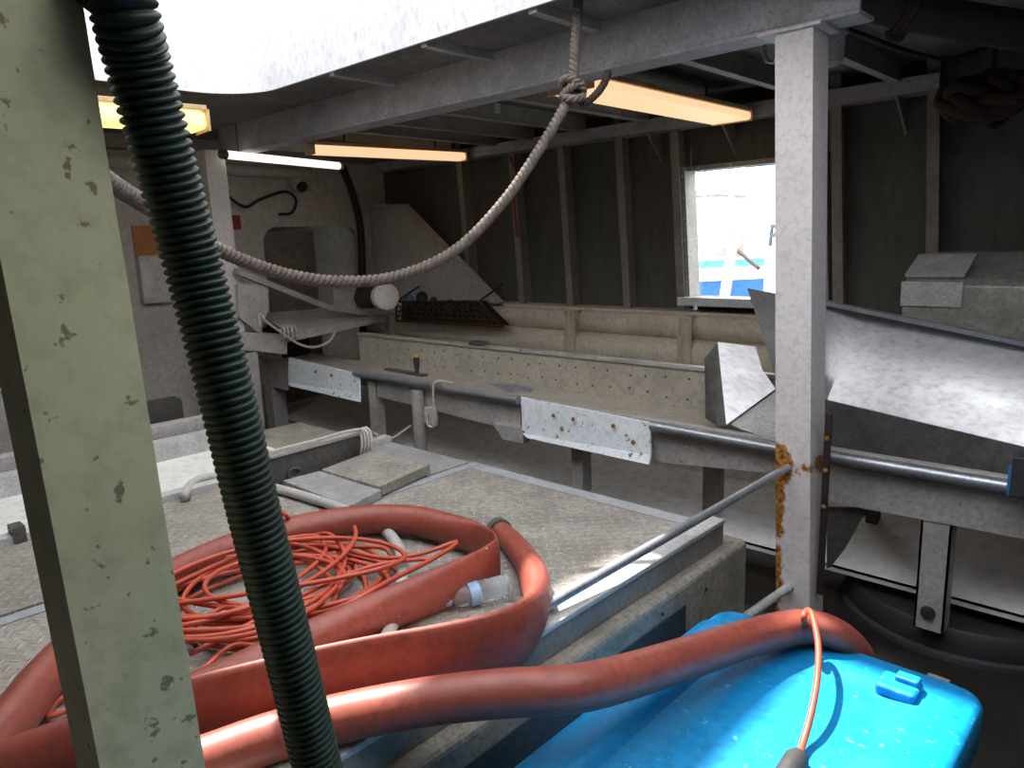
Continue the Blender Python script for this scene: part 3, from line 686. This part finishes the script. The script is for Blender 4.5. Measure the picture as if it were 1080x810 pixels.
# big red hose lying in a loop, folded flat at the fold
HA = [(-60, 840, .655), (10, 762, .655), (52, 710, .655), (105, 660, .655), (170, 615, .655), (235, 583, .658), (300, 562, .66), (370, 549, .66), (430, 548, .66), (480, 560, .66), (508, 572, .665), (522, 583, .67)]
pa = crom([hz(*p) for p in HA], 8); wa = crom1([.050]*8+[.050, .042, .020, .008], 8); ha = crom1([.050]*8+[.050, .055, .062, .068], 8)
HA2 = [(525, 590, .672), (505, 603, .672), (470, 618, .67), (420, 638, .665), (360, 663, .66), (290, 695, .655), (225, 725, .652), (150, 755, .652), (60, 800, .652)]
pb = crom([hz(*p) for p in HA2], 8); wb = crom1([.008, .018, .028, .036, .044, .048, .05, .05, .05], 8); hb = crom1([.068, .066, .064, .060, .056, .053, .05, .05, .05], 8)
ra = thing('suction_hose', 'big red hose lying in a loop with a sharp flat fold beside the bottle', 'hose')
MB().sweep(pa+pb, wa+wb, ha+hb, seg=22, up=(0, 0, 1)).build('hose_body', 'red_hose', ra, smooth=True)
# second red hose with steel ring end, flattened on edge
HB = [(526, 560, .64), (541, 573, .64), (555, 591, .645), (564, 612, .655), (566, 638, .67), (553, 664, .685), (520, 682, .69), (460, 697, .692), (400, 708, .692), (330, 722, .69), (260, 737, .685), (200, 750, .68), (120, 775, .675), (0, 815, .66)]
wB = [.037, .038, .040, .042, .034, .024, .020, .019, .019, .020, .022, .026, .032, .040]
hB = [.037, .038, .041, .050, .066, .080, .085, .087, .087, .085, .080, .074, .068, .06]
pB = crom([hz(*p) for p in HB], 10)
rbh = thing('suction_hose', 'red hose with a steel ring end, bent and flattened on edge', 'hose')
MB().sweep(pB, crom1(wB, 10), crom1(hB, 10), seg=26, up=(0, 0, 1)).build('hose_body', 'red_hose', rbh, smooth=True)
t0 = (pB[1]-pB[0]).normalized()
MB().lathe(pB[0]-t0*.012, t0, [(0, .034), (0, .044), (.026, .0445), (.028, .037)], 24).build('ring', 'dark_metal', rbh, smooth='auto')
MB().lathe(pB[0]-t0*.018, t0, [(0, .033), (.004, .033)], 20).build('bore', 'dark_void', rbh)
# third red hose running over onto the tub
HC = [(60, 850, .652), (150, 826, .652), (215, 803, .654), (285, 778, .66), (360, 757, .67), (450, 740, .68), (530, 731, .68), (600, 727, .675), (660, 714, .65), (740, 689, .60), (800, 670, .565), (845, 661, .555), (880, 668, .54), (905, 690, .47), (915, 720, .36)]
pC = crom([hz(*p) for p in HC], 10)
rch = thing('suction_hose', 'red hose stretching from the deck hatch over the blue tub lid', 'hose')
MB().sweep(pC, crom1([.048]*8+[.047, .046, .046, .045, .042, .036, .03], 10), crom1([.048]*6+[.050, .050, .050, .050, .048, .046, .042, .04, .04], 10), seg=22, up=(0, 0, 1)).build('hose_body', 'red_hose', rch, smooth=True)

# thin orange hose in a tangled coil
def coil():
    ctr = hz(285, 628, .61); pts = []
    rnd = random.Random(11)
    ux = (hz(400, 600, .61)-ctr); ex = Vector((ux.x, ux.y, 0)).normalized(); ey = Vector((-ex.y, ex.x, 0))
    turns = 15; N_ = 22
    off = [Vector((rnd.uniform(-.09, .07), rnd.uniform(-.09, .08), 0)) for _ in range(turns+2)]
    ra_ = [rnd.uniform(.20, .37) for _ in range(turns+2)]; rb_ = [rnd.uniform(.11, .31) for _ in range(turns+2)]
    tilt = [rnd.uniform(-.8, .8) for _ in range(turns+2)]
    for k in range(turns*N_):
        t = k/N_; i = int(t); f = t-i; f = f*f*(3-2*f)
        o = off[i].lerp(off[i+1], f); a_ = ra_[i]*(1-f)+ra_[i+1]*f; b_ = rb_[i]*(1-f)+rb_[i+1]*f; tl_ = tilt[i]*(1-f)+tilt[i+1]*f
        an = 2*math.pi*t; x = a_*math.cos(an); y = b_*math.sin(an)
        xx = x*math.cos(tl_)-y*math.sin(tl_); yy = x*math.sin(tl_)+y*math.cos(tl_)
        z = .613+.0035*t+.020*(1+math.sin(an*1.37+i*2.1))*(i % 3)*.4
        pts.append(Vector((ctr.x, ctr.y, 0))+o+ex*xx+ey*yy+Vector((0, 0, z)))
    return crom(pts, 4)
cp = coil()
oc = thing('air_hose', 'thin orange hose heaped in a tangled coil on the deck hatch', 'hose')
MB().sweep(cp, .0072, seg=8).build('coil', 'orange_hose', oc, smooth=True)
def oh(name, pts, r=.0072):
    MB().sweep(crom([hz(*p) for p in pts], 8), r, seg=8).build(name, 'orange_hose', oc, smooth=True)
oh('bight', [(240, 592, .63), (330, 575, .66), (400, 588, .66), (440, 585, .665), (476, 573, .68), (481, 572, .685), (477, 577, .69), (450, 593, .70), (410, 613, .715), (360, 640, .70), (320, 650, .64)])
oh('bight', [(200, 690, .625), (260, 660, .64), (330, 622, .655), (390, 598, .66), (440, 590, .66), (455, 592, .655)])
oh('tail', [(310, 556, .63), (303, 545, .72), (297, 540, .74), (285, 536, .76)])
oh('bight', [(205, 660, .63), (240, 640, .65), (280, 655, .64), (310, 690, .62), (250, 680, .63), (215, 705, .62), (195, 715, .615)])
oh('tail', [(75, 748, .615), (50, 755, .615), (68, 735, .615), (110, 730, .615)])

gh = thing('wash_hose', 'dull grey wash hose lying beneath the red hoses on the hatch', 'hose')
GP = [(194, 524, .624), (203, 510, .624), (222, 503, .624), (250, 506, .624), (287, 514, .624), (330, 526, .624), (372, 541, .624), (405, 558, .624), (422, 582, .624), (424, 612, .624), (414, 655, .624), (395, 690, .624), (340, 712, .624)]
MB().sweep(crom([hz(*p) for p in GP], 8), .019, seg=14).build('hose_body', 'grey_hose', gh, smooth=True)

# dark corrugated suction hose hanging close to the camera
KP = [(128, 0, .77), (145, 65, .805), (164, 135, .84), (201, 270, .905), (236, 405, .94), (268, 540, .99), (302, 675, 1.04), (335, 810, 1.09), (368, 940, 1.13), (400, 1070, 1.17)]
kp_ = resample(crom([Vector((-.80, .95, 3.6)), Vector((-.80, .90, 3.0)), Vector((-.78, .74, 2.5)), Vector((-.74, .50, 2.15)), dep(108, -70, .78)]+[dep(*p) for p in KP], 12), .0013)
pitch = .0104; rr = [.0288+.0066*abs(math.sin(math.pi*i*.0013/pitch))**.7 for i in range(len(kp_))]
khs = thing('corrugated_hose', 'dark green black corrugated hose hanging down close in front of camera', 'hose')
MB().sweep(kp_, rr, seg=28).build('ribbed_tube', 'green_black_hose', khs, smooth=True)

# hanging rope with knot
RP = [(84, 168, 1.25), (113, 190, 1.42), (160, 220, 1.62), (232, 264, 1.92), (300, 289, 2.16), (360, 297, 2.32), (420, 291, 2.44), (480, 264, 2.53), (530, 214, 2.59), (570, 156, 2.64), (598, 108, 2.68), (604, 94, 2.69), (606, 55, 2.70), (609, 15, 2.71), (611, -25, 2.72)]
hr = thing('hanging_rope', 'thick laid rope sagging from overhead knot to the green post', 'rope')
rope_mesh(crom([dep(*p) for p in RP], 12), .0195, .062).build('rope_body', 'rope', hr, smooth=True)
kc = dep(604, 97, 2.68)
for k, (tx, tz, R_) in enumerate(((.3, .1, .036), (-.4, .35, .034), (.1, -.5, .038))):
    lp_ = [kc+(rgt*math.cos(t_)*R_+fwd*math.sin(t_)*R_*.9+upv*(math.sin(t_+k*2)*.022+(k-1)*.016)) for t_ in [i*math.pi/12 for i in range(25)]]
    rope_mesh(lp_, .0155, .055).build('knot_turn', 'rope', hr, smooth=True)
rope_mesh(crom([kc, dep(616, 108, 2.70), dep(628, 100, 2.72), dep(637, 88, 2.75), dep(642, 76, 2.78)], 8), .015, .05).build('rope_tail', 'brown_rope', hr, smooth=True)
# turn around the green post
ringp = [Vector((-.956, .266, 0))+Vector((.085*math.cos(t_), .085*math.sin(t_), at(70, 158, 'x', -1.04).z)) for t_ in [i*math.pi/16 for i in range(20, 40)]]

# ------------------------------------------------------------------ bottle
bt = thing('plastic_bottle', 'crumpled clear plastic water bottle lying beside the folded red hose', 'bottle')
b0 = hz(538, 616, .637); b1 = hz(470, 634, .630); e = (b1-b0).normalized()
L_ = (b1-b0).length; pr = [(0, .012), (.003, .030)]
for k in range(14):
    u = .01+k*(L_*.68)/14; pr += [(u, .033-.003*(k % 2))]
pr += [(L_*.72, .033), (L_*.84, .026), (L_*.90, .014), (L_*.93, .013), (L_*.935, .004)]
MB().lathe(b0, e, pr, 18).build('body', 'clear_plastic', bt, smooth='auto')
MB().lathe(b0+e*(L_*.93), e, [(0, .0155), (.018, .0155), (.0185, .003)], 16).build('cap', 'bottle_label', bt)
MB().sweep([b0+e*(L_*.5), b0+e*(L_*.66)], .0338, seg=18, cap=False).build('label_band', 'bottle_label', bt, smooth=True)

# ------------------------------------------------------------------ blue tub
tb2 = thing('fish_tub', 'bright blue plastic tub with moulded lid standing beside the hatch', 'tub')
TX0, TX1, TY0, TY1, TZ = -.965, -.275, .55, 1.915, .50
def rrect(x0, x1, y0, y1, r, n=5):
    out = []
    for cx, cy, a0 in ((x1-r, y1-r, 0), (x0+r, y1-r, 90), (x0+r, y0+r, 180), (x1-r, y0+r, 270)):
        for k in range(n+1):
            a = math.radians(a0+90*k/n); out.append((cx+r*math.cos(a), cy+r*math.sin(a)))
    return out
def stack(levels, mb):             # levels: list of (outline, z), closed at both ends
    n_ = len(levels[0][0]); vs = [(x, y, z) for o, z in levels for x, y in o]
    fs = [(l*n_+i, l*n_+(i+1) % n_, (l+1)*n_+(i+1) % n_, (l+1)*n_+i) for l in range(len(levels)-1) for i in range(n_)]
    fs += [tuple(range(n_))[::-1], tuple(range((len(levels)-1)*n_, len(levels)*n_))]
    mb.add(vs, fs); return mb
R8 = lambda i, r: rrect(TX0+i, TX1-i, TY0+i, TY1-i, max(.012, r))
stack([(R8(.07, .05), 0.0), (R8(.065, .05), .02), (R8(.03, .05), .40), (R8(.03, .05), .405)], MB()).build('body', 'blue_plastic', tb2, smooth='auto')
lid = stack([(R8(.004, .06), .39), (R8(0, .064), .395), (R8(0, .064), .478), (R8(.006, .06), .492), (R8(.018, .055), .50), (R8(.10, .05), .502), (R8(.125, .045), .500), (R8(.16, .04), .494), (R8(.19, .04), .493)], MB()).build('lid', 'blue_plastic', tb2, smooth='auto')
hb_ = at(948, 728, 'z', .50)
hh = MB().box(hb_.x-.045, hb_.x+.045, hb_.y-.04, hb_.y+.04, .490, .522).build('handle_block', 'blue_plastic', tb2, bevel=.010, bseg=3)
MB().box(hb_.x-.012, hb_.x+.04, hb_.y+.0, hb_.y+.035, .518, .535).build('handle_block', 'blue_plastic', tb2, bevel=.005)
nc = at(995, 705, 'z', .50)
MB().box(nc.x-.025, nc.x+.025, TY1-.012, TY1+.003, .480, .498).build('latch', 'coaming_concrete', tb2, bevel=.002)
stack([(rrect(-.955, -.83, .6, 1.80, .05), .497), (rrect(-.95, -.845, .605, 1.79, .05), .518), (rrect(-.94, -.865, .62, 1.77, .035), .527), (rrect(-.93, -.88, .63, 1.76, .02), .529)], MB()).build('lid_ridge', 'blue_plastic', tb2, smooth='auto')
# thin red hose over the tub with dark nozzle
wh = thing('spray_hose', 'thin red hose looped over the big hose down to a dark nozzle', 'hose')
TH = [(868, 700, .25, 2.02), (856, 668, .52, 1.98), ]
pts = [Vector((-.72, 2.03, .10)), Vector((-.735, 2.02, .40)), hz(848, 655, .60), hz(851, 644, .618), hz(857, 650, .624), hz(863, 680, .60), hz(862, 715, .575), hz(856, 750, .545), hz(848, 780, .515), hz(840, 805, .505)]
MB().sweep(crom(pts, 8), .0078, seg=10).build('hose_body', 'orange_hose', wh, smooth=True)
n0, n1 = hz(843, 797, .505), hz(812, 850, .505); e = (n1-n0).normalized()
MB().lathe(n0, e, [(0, .010), (.003, .020), (.02, .026), (.10, .026), (.12, .022)], 18).build('nozzle', 'rubber', wh, smooth='auto')

# ------------------------------------------------------------------ overhead pipe and lines at upper right
op = thing('overhead_pipe', 'thick dark brown pipe crossing overhead at the upper right corner', 'pipe')
MB().sweep(crom([dep(830, -50, 2.6), dep(900, -2, 2.6), dep(1000, 20, 2.6), dep(1120, 40, 2.6), dep(1300, 75, 2.6), dep(1500, 115, 2.6)], 8), .066, seg=18).build('pipe_body', 'brown_pipe', op, smooth=True)
lsh = thing('pipe_lashing', 'reddish rope lashing wound round the overhead brown pipe', 'rope')
pc = dep(951, 10, 2.6); pd = (dep(1000, 20, 2.6)-dep(900, -2, 2.6)).normalized(); pr_ = pd.cross(Vector((0, 0, 1))).normalized(); pu = pr_.cross(pd)
for k in range(3):
    MB().sweep([pc+pd*(.02*k+.01*math.sin(t_))+(pr_*math.cos(t_)+pu*math.sin(t_))*.076 for t_ in [i*math.pi/10 for i in range(21)]], .010, seg=8, cap=False).build('turn', 'brown_rope', lsh, smooth=True)
rope_mesh(crom([pc-pu*.06, pc-pu*.09+pd*-.02, pc-pu*.10+pd*.02, pc-pu*.07+pd*.03], 8), .011, .04).build('knot', 'brown_rope', lsh, smooth=True)
rbun = thing('rope_bundle', 'dark brown bundle of rope hung up at the deck edge', 'rope')
bc = at(1045, 103, 'y', 4.0)
for k in range(11):
    rx, rz_, ph = random.uniform(.05, .20), random.uniform(.02, .09), random.uniform(0, 6)
    pts = [bc+Vector((rx*math.cos(t_), .06*math.sin(2*t_+ph)+(k-5)*.022, rz_*math.sin(t_)+.02*math.sin(3*t_+ph))) for t_ in [i*math.pi/12 for i in range(25)]]
    MB().sweep(pts, .026, seg=8, cap=False).build('turn', 'brown_rope', rbun, smooth=True)
MB().cyl(bc+Vector((0, 0, .08)), (bc.x, bc.y, ZC), .012, 8).build('hanger', 'brown_rope', rbun)
ec = tag(MB().sweep(crom([dep(868, 22, 2.75), dep(905, 35, 2.85), dep(960, 55, 2.95), dep(1000, 62, 3.0), dep(1040, 50, 3.0), dep(1090, 30, 2.95)], 8), .010, seg=8).build('electric_cable', 'black_cable', smooth=True), 'black cable sagging under the deck right of the white post', 'cable')
lm = thing('bulkhead_lamp', 'small round metal lamp under the deck right behind the white post', 'lamp')
lc = at(876, 55, 'y', 3.0)
MB().lathe((lc.x, lc.y, lc.z-.05), (0, 0, 1), [(0, .03), (.01, .045), (.04, .05), (.10, .05), (.11, .06), (.13, .06)], 18).build('housing', 'galvanised', lm, smooth='auto')
MB().cyl((lc.x, lc.y, lc.z+.07), (lc.x, lc.y, ZC), .015, 8).build('stem', 'dark_metal', lm)
hk = at(806, 60, 'y', 3.0)
tag(MB().sweep([hk+Vector((0, 0, .30)), hk+Vector((0, 0, .02)), hk+Vector((.01, 0, -.02)), hk+Vector((.04, 0, -.03)), hk+Vector((.06, 0, 0))], .008, seg=8).build('hook', 'steel_tube', smooth=True), 'small bent wire hook beside the head of the white post', 'hook')
cn = at(519, 120, 'z', 2.40)
tag(MB().box(cn.x-.05, cn.x+.05, cn.y-.03, cn.y+.03, 2.40, 2.46).build('junction_box', 'bulkhead_paint', bevel=.006), 'small pale junction box fixed beneath the deck behind the rope', 'junction box')
rs = at(541, 180, 'y', 4.4)
tag(MB().sweep(crom([at(538, 166, 'y', 4.38), at(545, 185, 'y', 4.38), at(541, 205, 'y', 4.4), at(546, 250, 'y', 4.45)], 6), .010, seg=8).build('red_line', 'red_paint', smooth=True), 'short red line hanging from deck edge behind the sagging rope', 'line')

# ------------------------------------------------------------------ things on the bulkhead
bk = thing('black_hose', 'black hose dropping down the bulkhead beside the doorway', 'hose')
MB().sweep(crom([at(361, 176, 'x', -5.7), at(372, 205, 'x', -5.75), at(380, 240, 'x', -5.8), at(382, 290, 'x', -5.8), at(382, 330, 'x', -5.8), Vector((-5.8, at(382, 330, 'x', -5.8).y, .5)), Vector((-5.8, at(382, 330, 'x', -5.8).y, .03))], 8), .035, seg=12).build('hose_body', 'black_cable', bk, smooth=True)
cc_ = thing('dome_camera', 'pale round dome camera fixed high on the bulkhead', 'camera')
q = at(317, 192, 'x', -5.93)
MB().lathe(q+Vector((-.06, 0, 0)), (1, 0, 0), [(0, .09), (.04, .09), (.07, .08), (.10, .06), (.11, .02)], 18).build('housing', 'bulkhead_paint', cc_, smooth='auto')
MB().lathe(q+Vector((.03, -.01, -.04)), (.8, -.1, -.6), [(0, .05), (.03, .04), (.04, .01)], 16).build('lens', 'rubber', cc_, smooth='auto')
cw = tag(MB().sweep(crom([at(238, 205, 'x', -5.93), at(258, 218, 'x', -5.93), at(275, 210, 'x', -5.93), at(300, 202, 'x', -5.93), at(312, 210, 'x', -5.93), at(308, 224, 'x', -5.93), at(294, 226, 'x', -5.95)], 8), .012, seg=8).build('loose_wire', 'black_cable', smooth=True), 'loose black wire looping below the dome camera', 'wire')
def board(name, label, cat, a, b, m, th=.012):
    p = at(*a, 'x', XL+.002); q = at(*b, 'x', XL+.002)
    return tag(MB().box(XL+.002, XL+.002+th, min(p.y, q.y), max(p.y, q.y), min(p.z, q.z), max(p.z, q.z)).build(name, m, bevel=.002), label, cat)
board('notice_board', 'orange brown board on the bulkhead between green post and corrugated hose', 'board', (138, 238), (178, 268), 'sign_orange')
board('safety_sign', 'small dark red sign beside the slender white post', 'sign', (240, 227), (254, 242), 'sign_red')
wb_ = thing('wall_cabinet', 'pale cabinet with small bright pane under the orange board', 'cabinet')
p = at(143, 270, 'x', XL+.03); q = at(182, 318, 'x', XL+.03)
MB().box(XL+.002, XL+.08, p.y, q.y, q.z, p.z).build('body', 'bulkhead_paint', wb_, bevel=.004)
p = at(147, 276, 'x', XL+.085); q = at(160, 314, 'x', XL+.085)
MB().box(XL+.08, XL+.09, p.y, q.y, q.z, p.z).build('pane', 'paper', wb_, bevel=.002)
# low machine in front of bulkhead
wn = thing('deck_winch', 'low grey winch with rounded guard in front of the pale bulkhead', 'winch')
g0 = at(152, 424, 'x', -4.7); g1 = at(196, 455, 'x', -4.7)
outl = rrect(g0.y-.12, g1.y, g1.z-.25, g0.z, .05)
MB().slab([(-4.7, y, z) for y, z in outl], (-.03, 0, 0)).build('guard', 'dark_metal', wn)
MB().box(-5.1, -4.45, g0.y-.3, g1.y+.1, 0, .30).build('base', 'dark_metal', wn, bevel=.02)
MB().cyl((-4.55, g0.y-.25, .50), (-4.55, g1.y-.05, .50), .09, 18).build('drum', 'dark_metal', wn, smooth='auto')
MB().cyl((-4.55, g0.y-.28, .50), (-4.55, g0.y-.25, .50), .15, 18).build('drum_flange', 'dark_metal', wn, smooth='auto')
for y in (g0.y-.2, g1.y-.1):
    MB().box(-4.62, -4.48, y-.02, y+.02, .30, .50).build('bearing', 'dark_metal', wn)
# small crate behind the green post
cr = thing('gear_locker', 'grey steel gear locker behind the green post at left edge', 'locker')
MB().box(-5.6, -5.0, -.5, 1.05, 0, .85).build('body', 'conveyor_frame', cr, bevel=.01)
MB().box(-5.62, -4.98, -.52, 1.07, .85, .89).build('lid', 'galvanised', cr, bevel=.006)
MB().box(-5.0, -4.985, .2, .35, .55, .6).build('latch', 'dark_metal', cr)

# ------------------------------------------------------------------ harbour outside the window
tag(MB().box(-60, 40, 4.9, 120, -2.2, -1.2).build('harbour_water', 'water'), 'harbour water outside the ship side', 'water')['kind'] = 'stuff'
wb2 = thing('moored_boat', 'large white moored boat with a dark letter P on its bow', 'boat')
YH = 11.0
def hx(px, py, y=YH): return at(px, py, 'y', y)
bow = hx(772, 262); 
pro = [(0, 0), (.25, .35), (.7, .65), (1.6, .95), (6, 1.1), (9, 1.0)]
zs = [(-1.4, .15), (-.4, .55), (.5, .85), (1.3, 1.0), (1.9, 1.08)]
vs = []; 
bx0, zt_ = hx(765, 230).x, hx(790, 205).z
for j, (zz, fl) in enumerate(((-1.6, .35), (-.7, .6), (.3, .85), (zt_-.5, 1.0), (zt_, 1.05))):
    rake = (1-fl)*2.2
    for sgn in (-1, 1):
        row = []
        for u, hw in pro: vs.append((bx0+rake+u*1.0, YH+1.2+sgn*hw*1.2*fl, zz))
fs = []; K = len(pro)
for j in range(4):
    for sg in range(2):
        o0 = (j*2+sg)*K; o1 = ((j+1)*2+sg)*K
        for i in range(K-1): fs.append((o0+i, o0+i+1, o1+i+1, o1+i))
o = 8*K; fs += [(o+i, o+i+1, o+K+i+1, o+K+i) for i in range(K-1)]
MB().add(vs, fs).build('hull', 'boat_white', wb2)
MB().box(bx0+2.6, bx0+6, YH+.5, YH+1.9, zt_-.02, zt_+1.6).build('wheelhouse', 'boat_white', wb2, bevel=.05)
for k in range(3):
    MB().box(bx0+2.9+k*1.0, bx0+3.6+k*1.0, YH+.48, YH+.5, zt_+.7, zt_+1.3).build('window', 'window_glass', wb2)
cu = bpy.data.curves.new('bow_letter', 'FONT'); cu.body = 'P'; cu.size = .46; cu.extrude = .012; cu.offset = .008; cu.shear = .15
lo = bpy.data.objects.new('letter_tmp', cu); col.objects.link(lo)
bpy.context.view_layer.update()
me = bpy.data.meshes.new_from_object(lo.evaluated_get(bpy.context.evaluated_depsgraph_get())); bpy.data.objects.remove(lo)
me.materials.clear(); me.materials.append(MATS['letter_dark'])
lt = bpy.data.objects.new('bow_letter', me); col.objects.link(lt); lt.parent = wb2
lp0 = hx(810, 259, YH+.35); lt.location = lp0; lt.rotation_euler = (math.radians(90), 0, math.radians(-35))
rope_mesh([hx(800, 283, YH-.1), hx(775, 262, YH+1.0)], .03, .2).build('mooring_line', 'brown_rope', wb2)
bl = thing('moored_boat', 'smaller blue and white moored boat low in the window', 'boat')
YQ = 14.0
a = at(728, 300, 'y', YQ); c = at(800, 265, 'y', YQ)
def hull2(x0, x1, z0, z1, y0, wd):
    o = [(x0, y0), (x1-.8, y0), (x1, y0+wd/2), (x1-.8, y0+wd), (x0, y0+wd)]
    return stack([([(x*.98+.02*(x0+x1)/2, y) for x, y in o], z0), (o, z1)], MB())
L0, L1 = a.x-5, at(778, 300, 'y', YQ).x
hull2(L0, L1, -1.5, at(750, 297, 'y', YQ).z, YQ, 2.4).build('hull', 'boat_blue', bl)
hull2(L0-.05, L1+.08, at(750, 297, 'y', YQ).z, at(750, 283, 'y', YQ).z, YQ-.04, 2.48).build('sheer_band', 'boat_white', bl)
hull2(L0-.02, L1+.04, at(750, 283, 'y', YQ).z, at(750, 275, 'y', YQ).z, YQ-.02, 2.44).build('bulwark', 'boat_lightblue', bl)
cz = at(750, 276, 'y', YQ).z
MB().box(L0+.5, L0+3.6, YQ+.4, YQ+2, cz, cz+1.5).build('cabin', 'boat_white', bl, bevel=.05)
MB().box(L1-2.2, L1-1.7, YQ+.9, YQ+1.3, cz, at(750, 262, 'y', YQ).z+.2).build('hatch_box', 'boat_lightblue', bl)
MB().cyl((at(770, 270, 'y', YQ+.6).x, YQ+.6, cz-.1), (at(771, 215, 'y', YQ+.6).x, YQ+.6, cz+5), .05, 10).build('mast', 'boat_white', bl)
for k, (px, hh_) in enumerate(((742, 2.3), (757, 1.2), (786, 3.4))):
    p = at(px, 276, 'y', YQ+1.2); MB().cyl((p.x, p.y, cz-.1), (p.x, p.y, cz+hh_), .035, 8).build('stanchion', 'box_galv', bl)
fp = thing('mooring_pole', 'pair of thin pale poles leaning outside the window', 'pole')
for dx in (0, 6):
    MB().cyl(at(761+dx, 314, 'y', 9), at(771+dx, 250, 'y', 9.4), .03, 8).build('pole', 'boat_white', fp)
    p = at(761+dx, 314, 'y', 9); MB().cyl((p.x, p.y, -1.9), p, .03, 8).build('pole_foot', 'boat_white', fp)
for k, (x0, x1, h, lab) in enumerate(((-52, -33, 5.0, 'wide low pale quayside building far behind the moored boats'), (-30, -20, 9.0, 'tall pale quayside building far behind the moored boats'))):
    bd = thing('quay_building', lab, 'building')
    MB().box(x0, x1, 62, 72, -1.6, h).build('wall', 'masonry', bd)
    MB().box(x0-.4, x1+.4, 61.6, 72.4, h, h+.5).build('roof', 'box_galv', bd)
    nw = int((x1-x0)/3)
    for i in range(nw):
        for j in range(int(h//3)):
            MB().box(x0+1+i*3, x0+2.2+i*3, 61.95, 62.0, .6+j*3, 2.2+j*3).build('window', 'window_glass', bd)
